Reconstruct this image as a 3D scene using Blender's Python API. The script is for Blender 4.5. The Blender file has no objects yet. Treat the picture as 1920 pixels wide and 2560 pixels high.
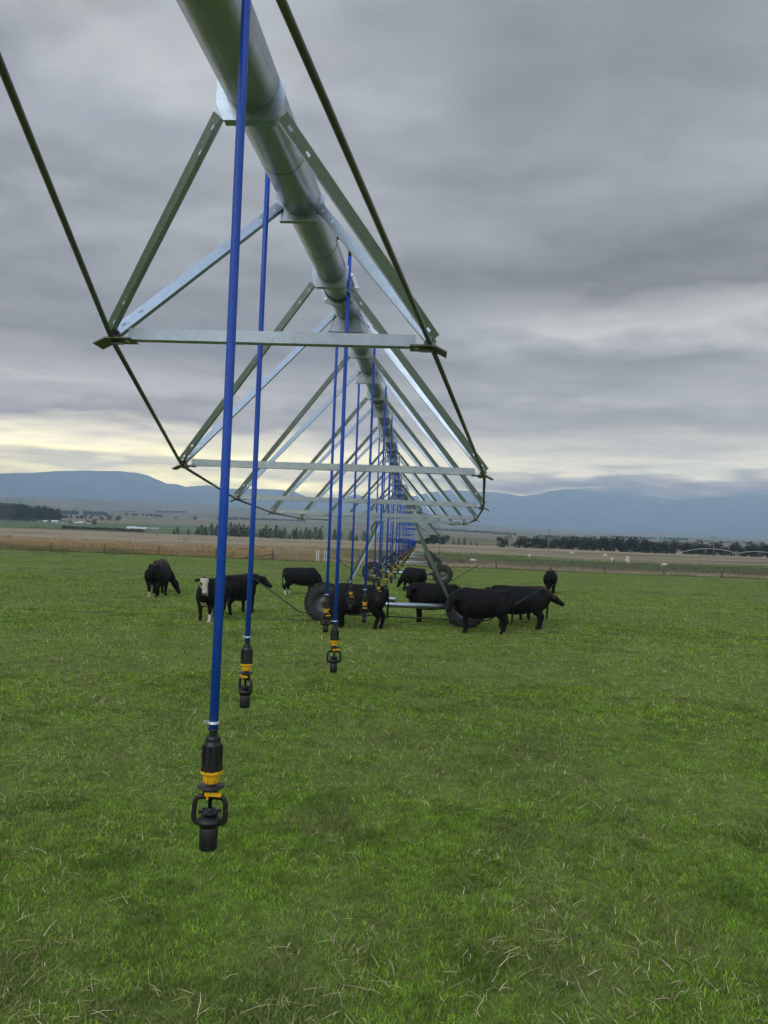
import bpy, math, random
import numpy as np
from mathutils import Vector, Matrix, noise as mnoise

# ------------------------------------------------------------------ camera, sky, sun, exposure
SC = bpy.context.scene
COL = SC.collection
R = math.radians
CAM_H = 2.643
CAM_X = 0.70
F = 1900.0
camd = bpy.data.cameras.new("camera")
cam = bpy.data.objects.new("camera", camd)
COL.objects.link(cam)
SC.camera = cam
camd.sensor_fit = 'HORIZONTAL'
camd.sensor_width = 36.0
camd.lens = 36.0 * F / 1920.0
camd.clip_start = 0.05
camd.clip_end = 60000
CAM = Matrix.Translation((CAM_X, 0, CAM_H)) @ (Matrix.Rotation(R(2.754), 4, 'Z') @ Matrix.Rotation(R(90 + 2.103), 4, 'X') @ Matrix.Rotation(R(2.15), 4, 'Z'))
cam.matrix_world = CAM
ROT = CAM.to_3x3()
CO = CAM.translation.copy()

def pix_dir(px, py):
    return ROT @ Vector((px - 960, -(py - 1280), -F))
def gpt(px, py, z=0.0):
    d = pix_dir(px, py)
    return CO + d * ((z - CO.z) / d.z)
def ypt(px, py, y):
    d = pix_dir(px, py)
    return CO + d * ((y - CO.y) / d.y)

SC.view_settings.view_transform = 'Standard'
SC.view_settings.look = 'None'
SC.view_settings.exposure = 0.0
SC.view_settings.gamma = 1.0
SC.render.engine = 'CYCLES'
SC.cycles.use_denoising = True
SC.cycles.max_bounces = 8
SC.cycles.volume_bounces = 0
SC.cycles.transparent_max_bounces = 16

# haze is a real box of air further down; the sky lies outside it
SUN_EL, SUN_AZ = R(38), R(-150)      # azimuth measured from +Y towards +X; soft light from behind-left
w = bpy.data.worlds.new("World")
SC.world = w
w.use_nodes = True
NT = w.node_tree
NT.nodes.clear()
def N(nt, typ, **kw):
    n = nt.nodes.new(typ)
    for k, v in kw.items():
        if k in ('inputs',):
            for a, b in v.items():
                n.inputs[a].default_value = b
        else:
            setattr(n, k, v)
    return n
def mth(nt, op, a, b=None, c=None, clamp=False):
    n = nt.nodes.new('ShaderNodeMath'); n.operation = op; n.use_clamp = clamp
    for i, v in enumerate((a, b, c)):
        if v is None: continue
        if hasattr(v, 'links'): nt.links.new(v, n.inputs[i])
        else: n.inputs[i].default_value = v
    return n.outputs[0]
def ramp(nt, fac, stops, interp='LINEAR'):
    n = nt.nodes.new('ShaderNodeValToRGB')
    cr = n.color_ramp; cr.interpolation = interp
    while len(cr.elements) < len(stops): cr.elements.new(0.5)
    for e, (p, c) in zip(cr.elements, stops):
        e.position = p
        e.color = (c, c, c, 1) if isinstance(c, (int, float)) else (*c, 1)
    if fac is not None: nt.links.new(fac, n.inputs[0])
    return n.outputs[0]
def mixc(nt, fac, a, b, typ='MIX'):
    n = nt.nodes.new('ShaderNodeMix'); n.data_type = 'RGBA'; n.blend_type = typ
    for s, v in ((n.inputs[0], fac), (n.inputs[6], a), (n.inputs[7], b)):
        if hasattr(v, 'links'): nt.links.new(v, s)
        elif isinstance(v, (int, float)): s.default_value = v
        else: s.default_value = (*v, 1)
    return n.outputs[2]
def noise(nt, vec, scale, detail=4, rough=0.5, dist=0.0):
    n = nt.nodes.new('ShaderNodeTexNoise')
    n.inputs['Scale'].default_value = scale; n.inputs['Detail'].default_value = detail
    n.inputs['Roughness'].default_value = rough; n.inputs['Distortion'].default_value = dist
    if vec is not None: nt.links.new(vec, n.inputs['Vector'])
    return n.outputs['Fac']
def s2l(c):
    return tuple(((v / 255) / 12.92 if v / 255 <= 0.04045 else ((v / 255 + 0.055) / 1.055) ** 2.4) for v in c)

HAZE = 1.6e-4
AIR = (0.19, 0.27, 0.34)      # what the haze adds in front of the low sky; the sky behind it is brighter by as much as the haze takes away
def behind_haze(px, c):
    Ln = min(14200.0, 1090.0 / max(px / 1900.0, 1e-3)); T_ = math.exp(-HAZE * Ln)
    return tuple(max(0.02, (v - a * (1 - T_)) / T_) for v, a in zip(c, AIR))
def build_sky():
    nt = NT
    L = nt.links.new
    tc = N(nt, 'ShaderNodeTexCoord')
    sep = N(nt, 'ShaderNodeSeparateXYZ'); L(tc.outputs['Generated'], sep.inputs[0])
    x, y, z = sep.outputs
    hor = mth(nt, 'SQRT', mth(nt, 'ADD', mth(nt, 'MULTIPLY', x, x), mth(nt, 'MULTIPLY', y, y)))
    el = mth(nt, 'DIVIDE', mth(nt, 'MAXIMUM', z, 0.0), mth(nt, 'MAXIMUM', hor, 0.02))    # tan of elevation
    az = mth(nt, 'ARCTAN2', x, y)
    # cloud sheet seen from below: project on a plane
    den = mth(nt, 'ADD', mth(nt, 'MAXIMUM', z, 0.0), 0.13)
    cx = mth(nt, 'DIVIDE', x, den); cy = mth(nt, 'DIVIDE', y, den)
    cmb = N(nt, 'ShaderNodeCombineXYZ'); L(cx, cmb.inputs[0]); L(cy, cmb.inputs[1])
    mp = N(nt, 'ShaderNodeMapping'); mp.inputs['Scale'].default_value = (0.85, 1.15, 1); mp.inputs['Rotation'].default_value = (0, 0, 0.2)
    mp.inputs['Location'].default_value = (3.7, 1.3, 0)
    L(cmb.outputs[0], mp.inputs[0])
    big = noise(nt, mp.outputs[0], 0.85, 3, 0.45, 0.3)
    mid = noise(nt, mp.outputs[0], 2.4, 6, 0.55, 0.25)
    fine = noise(nt, mp.outputs[0], 8.0, 6, 0.6, 0.2)
    # bands by elevation (warped by the noise so they break up)
    warp = mth(nt, 'MULTIPLY', mth(nt, 'SUBTRACT', mid, 0.5), mth(nt, 'MULTIPLY', mth(nt, 'ADD', el, 0.03), 0.42))
    e2 = mth(nt, 'ADD', el, warp)
    def T(px): return px / 1900.0 / 0.8
    eln = mth(nt, 'DIVIDE', e2, 0.8, clamp=True)
    left = ramp(nt, eln, [(T(60), s2l((150, 156, 168))), (T(100), s2l((214, 206, 180))), (T(132), s2l((255, 246, 200))),
                          (T(156), s2l((196, 193, 182))), (T(188), s2l((252, 244, 204))), (T(226), s2l((222, 217, 200))), (T(270), s2l((150, 152, 158))),
                          (T(350), s2l((174, 174, 177))), (T(450), s2l((138, 142, 149))), (T(640), s2l((148, 153, 160))), (T(830), s2l((168, 173, 179))), (T(1030), s2l((158, 163, 172))),
                          (T(1200), s2l((180, 184, 188))), (T(1380), s2l((170, 177, 183)))])
    right = ramp(nt, eln, [(T(60), s2l((140, 148, 164))), (T(112), s2l((232, 224, 202))), (T(136), s2l((140, 145, 155))), (T(150), s2l((132, 138, 149))),
                           (T(185), s2l((208, 205, 192))), (T(240), s2l((182, 182, 177))), (T(300), s2l((150, 152, 156))), (T(370), s2l((160, 162, 165))), (T(430), s2l((152, 154, 159))),
                           (T(540), s2l((190, 192, 193))), (T(640), s2l((126, 128, 134))), (T(800), s2l((140, 144, 150))), (T(980), s2l((152, 158, 165))), (T(1400), s2l((147, 153, 162)))])
    for rp in (left.node, right.node):
        for e_ in rp.color_ramp.elements:
            e_.color = (*behind_haze(e_.position * 0.8 * 1900, tuple(e_.color)[:3]), 1)
    fa = mth(nt, 'ADD', mth(nt, 'MULTIPLY', mth(nt, 'ADD', az, 0.12), 2.4), mth(nt, 'ADD', 0.3, mth(nt, 'MULTIPLY', mth(nt, 'SUBTRACT', big, 0.5), 1.3)), clamp=True)
    col = mixc(nt, fa, left, right)
    var = mth(nt, 'ADD', mth(nt, 'MULTIPLY', mth(nt, 'SUBTRACT', big, 0.5), 0.80), mth(nt, 'ADD', 1.08, mth(nt, 'MULTIPLY', mth(nt, 'SUBTRACT', mid, 0.5), 0.95)))
    edge = ramp(nt, mid, [(0.40, 0.0), (0.56, 1.0)], 'EASE')
    var = mth(nt, 'ADD', var, mth(nt, 'MULTIPLY', mth(nt, 'SUBTRACT', edge, 0.5), 0.11))
    var = mth(nt, 'ADD', var, mth(nt, 'MULTIPLY', mth(nt, 'SUBTRACT', fine, 0.5), 0.42))
    st = N(nt, 'ShaderNodeCombineXYZ'); L(mth(nt, 'MULTIPLY', az, 5.0), st.inputs[0]); L(mth(nt, 'MULTIPLY', el, 62.0), st.inputs[1])
    stn = noise(nt, st.outputs[0], 1.0, 5, 0.6, 0.5)
    lowm = ramp(nt, mth(nt, 'DIVIDE', el, 0.8), [(0.0, 1.0), (0.14, 1.0), (0.34, 0.25), (0.6, 0.0)])
    var = mth(nt, 'ADD', var, mth(nt, 'MULTIPLY', mth(nt, 'MULTIPLY', mth(nt, 'SUBTRACT', stn, 0.5), 1.5), lowm))
    vv = N(nt, 'ShaderNodeCombineXYZ')
    for i in range(3): L(var, vv.inputs[i])
    col = mixc(nt, 1.0, col, vv.outputs[0], 'MULTIPLY')
    # the overcast is thinner and brighter overhead and behind the camera
    up = ramp(nt, z, [(0.0, 1.0), (0.58, 1.0), (0.95, 1.25)])
    col = mixc(nt, 1.0, col, up, 'MULTIPLY')
    back = ramp(nt, mth(nt, 'MULTIPLY', mth(nt, 'ADD', mth(nt, 'MULTIPLY', y, -1.0), 1.0), 0.5), [(0.45, (1, 1, 1)), (0.8, (2.9, 3.3, 3.6))])
    col = mixc(nt, 1.0, col, back, 'MULTIPLY')
    sky = N(nt, 'ShaderNodeTexSky'); sky.sky_type = 'NISHITA'; sky.sun_disc = False
    sky.sun_elevation = SUN_EL; sky.sun_rotation = SUN_AZ
    bg1 = N(nt, 'ShaderNodeBackground'); L(sky.outputs[0], bg1.inputs[0]); bg1.inputs[1].default_value = 0.06
    bg2 = N(nt, 'ShaderNodeBackground'); L(col, bg2.inputs[0]); bg2.inputs[1].default_value = 1.0
    mx = N(nt, 'ShaderNodeMixShader'); mx.inputs[0].default_value = 0.93
    L(bg1.outputs[0], mx.inputs[1]); L(bg2.outputs[0], mx.inputs[2])
    out = N(nt, 'ShaderNodeOutputWorld'); L(mx.outputs[0], out.inputs[0])
build_sky()

sd = bpy.data.lights.new("sun", 'SUN'); sd.energy = 0.6; sd.angle = R(25); sd.color = (1.0, 0.96, 0.9)
sun = bpy.data.objects.new("sun", sd); COL.objects.link(sun)
sv = Vector((math.sin(SUN_AZ) * math.cos(SUN_EL), math.cos(SUN_AZ) * math.cos(SUN_EL), math.sin(SUN_EL)))
sun.rotation_euler = sv.to_track_quat('Z', 'Y').to_euler()
sun.location = (0, 0, 30)

rnd = random.Random(7)
rs = np.random.RandomState(11)

# ------------------------------------------------------------------ materials
def newmat(name):
    m = bpy.data.materials.new(name); m.use_nodes = True
    nt = m.node_tree; b = nt.nodes['Principled BSDF']
    return m, nt, b
def setc(nt, b, col):
    if hasattr(col, 'links'): nt.links.new(col, b.inputs['Base Color'])
    else: b.inputs['Base Color'].default_value = (*col, 1)
def objvec(nt):
    return N(nt, 'ShaderNodeTexCoord').outputs['Object']
def posvec(nt):
    return N(nt, 'ShaderNodeNewGeometry').outputs['Position']
def bump(nt, b, h, strength=0.3, dist=0.01):
    n = N(nt, 'ShaderNodeBump'); n.inputs['Strength'].default_value = strength; n.inputs['Distance'].default_value = dist
    nt.links.new(h, n.inputs['Height']); nt.links.new(n.outputs[0], b.inputs['Normal'])
def simple(name, col, rough=0.5, metal=0.0, var=0.12, scale=20, bs=0.15, bd=0.002, spec=0.5):
    m, nt, b = newmat(name)
    v = posvec(nt)
    n = noise(nt, v, scale, 4, 0.6)
    c = mixc(nt, n, tuple(x * (1 - var) for x in col), tuple(min(1, x * (1 + var)) for x in col))
    setc(nt, b, c)
    b.inputs['Roughness'].default_value = rough; b.inputs['Metallic'].default_value = metal
    b.inputs['Specular IOR Level'].default_value = spec
    bump(nt, b, n, bs, bd)
    return m

def galv(name, base, metal, rough, streak=True):
    m, nt, b = newmat(name)
    v = posvec(nt)
    vo = N(nt, 'ShaderNodeTexVoronoi'); vo.inputs['Scale'].default_value = 55; nt.links.new(v, vo.inputs['Vector'])
    n1 = noise(nt, v, 7, 5, 0.65, 0.5)
    mp = N(nt, 'ShaderNodeMapping'); mp.inputs['Scale'].default_value = (14, 1.6, 14); nt.links.new(v, mp.inputs[0])
    n2 = noise(nt, mp.outputs[0], 2.5, 5, 0.7, 1.0)
    spangle = mixc(nt, vo.outputs['Color'], tuple(x * 0.93 for x in base), tuple(min(1, x * 1.07) for x in base))
    c = mixc(nt, ramp(nt, n1, [(0.3, 0.0), (0.75, 0.5)]), spangle, tuple(x * 0.74 for x in base))
    c = mixc(nt, ramp(nt, n2, [(0.52, 0.0), (0.72, 0.5)]), c, tuple(x * 0.55 for x in base))
    n3 = noise(nt, v, 32, 4, 0.8, 0.2)
    c = mixc(nt, ramp(nt, n3, [(0.66, 0.0), (0.76, 0.55)]), c, (0.09, 0.095, 0.085))
    setc(nt, b, c)
    b.inputs['Metallic'].default_value = metal
    rr = mth(nt, 'ADD', rough - 0.08, mth(nt, 'MULTIPLY', n1, 0.2))
    nt.links.new(rr, b.inputs['Roughness'])
    bump(nt, b, n2, 0.12, 0.004)
    return m
M = {}
M['pipe'] = galv('galvanised_pipe', (0.44, 0.465, 0.50), 0.92, 0.30)
M['steel'] = galv('galvanised_steel', (0.40, 0.465, 0.54), 0.95, 0.33)
M['rod'] = galv('truss_rod_steel', (0.17, 0.175, 0.17), 0.9, 0.36)
M['hose'] = simple('blue_hose', (0.006, 0.070, 0.46), 0.42, 0, 0.1, 90, 0.1, 0.001)
M['blackp'] = simple('black_plastic', (0.008, 0.009, 0.011), 0.42, 0, 0.3, 120, 0.2, 0.0006)
M['yellow'] = simple('yellow_plastic', (0.80, 0.42, 0.010), 0.4, 0, 0.12, 120, 0.15, 0.0006)
M['clamp'] = simple('clamp_steel', (0.7, 0.7, 0.7), 0.28, 0.9, 0.1, 120, 0.1, 0.0005)
M['blackrod'] = simple('black_rod_paint', (0.012, 0.013, 0.014), 0.5, 0, 0.2, 12)
M['tyre'] = simple('tyre_rubber', (0.032, 0.031, 0.030), 0.85, 0, 0.5, 9, 0.4, 0.01)
M['rim'] = simple('rim_steel', (0.13, 0.135, 0.135), 0.5, 0.5, 0.3, 9)
M['wood'] = simple('weathered_post_timber', (0.13, 0.10, 0.075), 0.9, 0, 0.35, 8, 0.5, 0.02)
M['wire'] = simple('fence_wire_steel', (0.22, 0.21, 0.20), 0.5, 0.4, 0.1, 8)
M['white'] = simple('white_paint', (0.7, 0.7, 0.68), 0.6, 0, 0.1, 8)
M['gate'] = simple('gate_steel', (0.25, 0.25, 0.24), 0.55, 0.4, 0.1, 8)
M['roofw'] = simple('pale_roof_iron', (0.62, 0.64, 0.66), 0.5, 0.1, 0.08, 1.5)
M['roofd'] = simple('dark_roof_iron', (0.07, 0.075, 0.08), 0.6, 0.1, 0.15, 1.5)
M['wallw'] = simple('farm_wall_cladding', (0.36, 0.33, 0.29), 0.8, 0, 0.15, 1.5)
M['glass'] = simple('dark_window_glass', (0.03, 0.035, 0.04), 0.15, 0, 0.1, 2)
M['bark'] = simple('bark', (0.06, 0.048, 0.038), 0.95, 0, 0.4, 3, 0.6, 0.05)
M['flatmetal'] = simple('dark_gasket', (0.02, 0.02, 0.02), 0.7, 0, 0.2, 20)

def leafmat(name, c1, c2, scale=0.6):
    m, nt, b = newmat(name)
    v = posvec(nt)
    n = noise(nt, v, scale, 3, 0.6)
    oi = N(nt, 'ShaderNodeObjectInfo').outputs['Random']
    f = mth(nt, 'ADD', mth(nt, 'MULTIPLY', n, 0.9), mth(nt, 'MULTIPLY', mth(nt, 'SUBTRACT', oi, 0.5), 0.5), clamp=True)
    setc(nt, b, mixc(nt, f, c1, c2))
    b.inputs['Roughness'].default_value = 0.8; b.inputs['Specular IOR Level'].default_value = 0.15
    return m
M['conifer'] = leafmat('conifer_needles', (0.014, 0.024, 0.014), (0.030, 0.044, 0.022))
M['macro'] = leafmat('dark_shelter_foliage', (0.020, 0.030, 0.018), (0.042, 0.055, 0.028))
M['autumn'] = leafmat('autumn_foliage', (0.28, 0.17, 0.04), (0.36, 0.24, 0.06))
M['bare'] = leafmat('bare_branch_brown', (0.10, 0.075, 0.065), (0.14, 0.10, 0.08))
M['hedge'] = leafmat('far_belt_foliage', (0.022, 0.032, 0.022), (0.04, 0.05, 0.03), 0.02)
M['scrub'] = leafmat('brown_scrub_foliage', (0.06, 0.045, 0.028), (0.11, 0.08, 0.045))
M['gorse'] = leafmat('roadside_bush_foliage', (0.04, 0.055, 0.022), (0.08, 0.09, 0.035))

def attrmat(name, rough=0.7, spec=0.25, nscale=None, namp=0.3, transl=0.0):
    m, nt, b = newmat(name)
    a = N(nt, 'ShaderNodeVertexColor'); a.layer_name = 'Col'
    c = a.outputs['Color']
    if nscale:
        n = noise(nt, posvec(nt), nscale, 5, 0.65)
        g = ramp(nt, n, [(0.2, 1 - namp), (0.8, 1 + namp)])
        c = mixc(nt, 1.0, c, g, 'MULTIPLY')
    setc(nt, b, c)
    b.inputs['Roughness'].default_value = rough; b.inputs['Specular IOR Level'].default_value = spec
    return m, nt, b
M['blade'], _, _ = attrmat('grass_blades', 0.75, 0.12)
M['straw'], _, _ = attrmat('dry_straw', 0.7, 0.25)

# ------------------------------------------------------------------ mesh helpers
class MB:
    def __init__(s): s.v = []; s.f = []; s.sm = []
    def add(s, vs, fs, smooth=False):
        o = len(s.v); s.v += [tuple(v) for v in vs]
        s.f += [tuple(i + o for i in f) for f in fs]; s.sm += [smooth] * len(fs)
        return s
    def box(s, c, d, rot=None):
        vs = [Vector((x * d[0] / 2, y * d[1] / 2, z * d[2] / 2)) for x in (-1, 1) for y in (-1, 1) for z in (-1, 1)]
        if rot: vs = [rot @ v for v in vs]
        vs = [v + Vector(c) for v in vs]
        return s.add(vs, [(0, 1, 3, 2), (4, 6, 7, 5), (0, 4, 5, 1), (2, 3, 7, 6), (0, 2, 6, 4), (1, 5, 7, 3)])
    def tube(s, pts, r, n=10, caps=True, smooth=True, up=(0, 0, 1), ry=None):
        pts = [Vector(p) for p in pts]; m = len(pts)
        rr = r if isinstance(r, (list, tuple)) else [r] * m
        r2 = ry if ry is not None else rr
        vs = []; last = None
        for i, p in enumerate(pts):
            t = (pts[min(i + 1, m - 1)] - pts[max(i - 1, 0)]).normalized()
            u = Vector(up) if last is None else last
            u = u - t * u.dot(t)
            if u.length < 1e-3:
                u = Vector((0, 1, 0)) - t * t.y
            u.normalize(); last = u
            sd_ = t.cross(u)
            for k in range(n):
                a = 2 * math.pi * k / n
                vs.append(p + sd_ * (math.cos(a) * rr[i]) + u * (math.sin(a) * r2[i]))
        fs = []
        for i in range(m - 1):
            for k in range(n):
                k2 = (k + 1) % n
                fs.append((i * n + k, i * n + k2, (i + 1) * n + k2, (i + 1) * n + k))
        s.add(vs, fs, smooth)
        if caps:
            o = len(s.v) - len(vs)
            s.f.append(tuple(o + k for k in range(n - 1, -1, -1))); s.sm.append(False)
            s.f.append(tuple(o + (m - 1) * n + k for k in range(n))); s.sm.append(False)
        return s
    def lathe(s, prof, n=20, axis='Z', c=(0, 0, 0), smooth=True, caps=True):
        vs = []
        for (r, z) in prof:
            for k in range(n):
                a = 2 * math.pi * k / n
                p = (r * math.cos(a), r * math.sin(a), z)
                if axis == 'Y': p = (p[0], p[2], p[1])
                vs.append((p[0] + c[0], p[1] + c[1], p[2] + c[2]))
        fs = []
        for i in range(len(prof) - 1):
            for k in range(n):
                k2 = (k + 1) % n
                fs.append((i * n + k, i * n + k2, (i + 1) * n + k2, (i + 1) * n + k))
        if caps: fs.append(tuple(range(n))); fs.append(tuple((len(prof) - 1) * n + k for k in range(n)))
        return s.add(vs, fs, smooth)
    def prism(s, poly, y0, y1, c=(0, 0, 0)):
        """polygon in XZ extruded along Y"""
        n = len(poly)
        vs = [(x + c[0], y0 + c[1], z + c[2]) for x, z in poly] + [(x + c[0], y1 + c[1], z + c[2]) for x, z in poly]
        fs = [tuple(range(n)), tuple(range(2 * n - 1, n - 1, -1))] + [(i, i + n, (i + 1) % n + n, (i + 1) % n) for i in range(n)]
        return s.add(vs, fs)
    def angle(s, a, b, n1, wide=0.05, t=0.004, n2=None, wide2=None, holes=False):
        """L-angle from a to b. n1 = wanted facing of the wide leg; n2 = way the second leg points; slots near the ends when holes."""
        a = Vector(a); b = Vector(b); ax = (b - a); L_ = ax.length; ax.normalize()
        n1 = Vector(n1); n1 = (n1 - ax * n1.dot(ax)).normalized()
        wd = ax.cross(n1).normalized()             # across the wide leg
        if n2 is not None and False: pass
        w2 = wide2 or wide
        sgn = 1
        def slab(u0, u1, v0, v1, wv0, wv1):
            vs = []
            for u in (u0, u1):
                for v in (v0, v1):
                    for q in (wv0, wv1):
                        vs.append(a + ax * u + wd * v + n1 * q)
            s.add(vs, [(0, 1, 3, 2), (4, 6, 7, 5), (0, 4, 5, 1), (2, 3, 7, 6), (0, 2, 6, 4), (1, 5, 7, 3)])
        h = wide / 2
        if holes:
            us = [0.0]
            sl = []
            for u in (0.05, 0.16, L_ - 0.16, L_ - 0.05): sl.append((u - 0.011, u + 0.011))
            cur = 0
            for (p, q) in sl:
                slab(cur, p, -h, h, -t, 0); slab(p, q, -h, -0.006, -t, 0); slab(p, q, 0.006, h, -t, 0); cur = q
            slab(cur, L_, -h, h, -t, 0)
        else:
            slab(0, L_, -h, h, -t, 0)
        d = Vector(n2) if n2 is not None else -n1
        side = h if wd.dot(Vector((0, 0, -1))) > 0 else -h
        # second leg hangs off the lower edge, pointing to the back of the wide leg (or front when n2 says so)
        bk = -1 if (n2 is None or n1.dot(Vector(n2)) < 0) else 1
        e0, e1 = (side - t, side) if side > 0 else (side, side + t)
        if bk < 0: slab(0, L_, e0, e1, -w2, -t - 0.0002)
        else: slab(0, L_, e0, e1, 0.0002, w2)
        return s
    def build(s, name, mat, parent=None, loc=(0, 0, 0)):
        me = bpy.data.meshes.new(name)
        me.from_pydata(s.v, [], s.f)
        me.polygons.foreach_set('use_smooth', s.sm)
        me.materials.append(mat); me.update()
        o = bpy.data.objects.new(name, me); COL.objects.link(o)
        o.location = loc
        if parent is not None: o.parent = parent
        return o

def tag(o, label=None, cat=None, group=None, kind=None):
    if label: o['label'] = label
    if cat: o['category'] = cat
    if group: o['group'] = group
    if kind: o['kind'] = kind
    return o
def empty(name, loc=(0, 0, 0), rz=0.0):
    o = bpy.data.objects.new(name, None); COL.objects.link(o)
    o.location = loc; o.rotation_euler = (0, 0, rz); o.empty_display_size = 0.2
    return o
def kids(o): return [c for c in o.children]
def copy_tree(o, parent=None):
    c = o.copy(); COL.objects.link(c)
    if parent is not None: c.parent = parent
    for ch in kids(o): copy_tree(ch, c)
    return c
def npmesh(name, V, Fq, mat, cols=None, smooth=False, nper=3):
    """V (n,3), Fq (m,nper) arrays"""
    me = bpy.data.meshes.new(name)
    V = np.asarray(V, dtype=np.float32); Fq = np.asarray(Fq, dtype=np.int32)
    me.vertices.add(len(V)); me.vertices.foreach_set('co', V.ravel())
    m = len(Fq); me.loops.add(m * nper); me.loops.foreach_set('vertex_index', Fq.ravel())
    me.polygons.add(m)
    me.polygons.foreach_set('loop_start', np.arange(0, m * nper, nper, dtype=np.int32))
    if smooth: me.polygons.foreach_set('use_smooth', np.ones(m, dtype=bool))
    me.update(calc_edges=True)
    if cols is not None:
        at = me.color_attributes.new('Col', 'FLOAT_COLOR', 'POINT')
        c4 = np.ones((len(V), 4), dtype=np.float32); c4[:, :3] = cols
        at.data.foreach_set('color', c4.ravel())
    me.materials.append(mat)
    o = bpy.data.objects.new(name, me); COL.objects.link(o)
    return o
ORD = ['nearest', 'second', 'third', 'fourth', 'fifth', 'sixth', 'seventh', 'eighth', 'ninth', 'tenth', 'eleventh', 'twelfth',
       'thirteenth', 'fourteenth', 'fifteenth', 'sixteenth', 'seventeenth', 'eighteenth', 'nineteenth', 'twentieth',
       'twenty-first', 'twenty-second', 'twenty-third', 'twenty-fourth', 'twenty-fifth', 'twenty-sixth', 'twenty-seventh',
       'twenty-eighth', 'twenty-ninth', 'thirtieth', 'thirty-first', 'thirty-second', 'thirty-third', 'thirty-fourth', 'thirty-fifth', 'thirty-sixth', 'thirty-seventh', 'thirty-eighth', 'thirty-ninth', 'fortieth']
def nth(i): return 'first' if i == 0 else ORD[i]

# value noise on arrays
_perm = rs.rand(256, 256)
def vnoise(x, y):
    x = np.asarray(x, float); y = np.asarray(y, float)
    xi = np.floor(x).astype(int); yi = np.floor(y).astype(int)
    xf = x - xi; yf = y - yi
    u = xf * xf * (3 - 2 * xf); v = yf * yf * (3 - 2 * yf)
    g = lambda a, b: _perm[a % 256, b % 256]
    return (g(xi, yi) * (1 - u) + g(xi + 1, yi) * u) * (1 - v) + (g(xi, yi + 1) * (1 - u) + g(xi + 1, yi + 1) * u) * v
def fbm(x, y, o=4):
    s = 0; a = 0.5; t = 0
    for i in range(o):
        s = s + a * vnoise(x * 2 ** i + 17 * i, y * 2 ** i + 31 * i); t += a; a *= 0.5
    return s / t

# ------------------------------------------------------------------ terrain
LD = np.log(np.array([85, 150, 250, 400, 700, 1100, 2000, 3500, 6000, 9000, 15000.]))
EL_ = np.array([-58, -29, -14.5, -6.5, 0, 12, 33, 50, 61, 66, 66.])
ER_ = np.array([-58, -29, -14.5, -7.0, 2, 8, 17, 27, 35, 41, 41.])
def azim(x, y): return np.arctan2(np.asarray(x, float) - CAM_X, np.asarray(y, float))
def terrain(x, y):
    x = np.asarray(x, float); y = np.asarray(y, float)
    D = np.sqrt((x - CAM_X) ** 2 + y ** 2) + 1e-6
    yy = np.where(y > 0, np.maximum(D, 1), 1)
    a = azim(x, y)
    wgt = 1 / (1 + np.exp(-(a - 0.03) / 0.09))
    e = np.interp(np.log(yy), LD, EL_) * (1 - wgt) + np.interp(np.log(yy), LD, ER_) * wgt
    z = CAM_H + e * yy / F
    far = np.clip((D - 500) / 3000, 0, 1)
    und = (fbm(x / 900 + 5, y / 900 + 9, 3) - 0.5) * 2 * far * D * 0.0085 * (1.25 - wgt)
    z = z + und
    near = np.clip((D - 90) / 60, 0, 1) * np.clip((1500 - D) / 900, 0, 1)
    z = z + near * (fbm(x / 23 + 3, y / 23 + 7, 3) - 0.5) * 0.7
    z = np.where(yy < 85, 0.0, z)
    # everything behind or far to the sides eases back to the flat pasture level
    side = np.clip((1.15 - np.abs(a)) / 0.3, 0, 1)
    z = z * side
    return z

def fence_y(x): return FY0 + FSL * x
pL = gpt(126, 1378); pR = gpt(1660, 1439)
FSL = (pR.y - pL.y) / (pR.x - pL.x); FY0 = pL.y - FSL * pL.x
print('fence', pL, pR, FY0, FSL)

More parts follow.
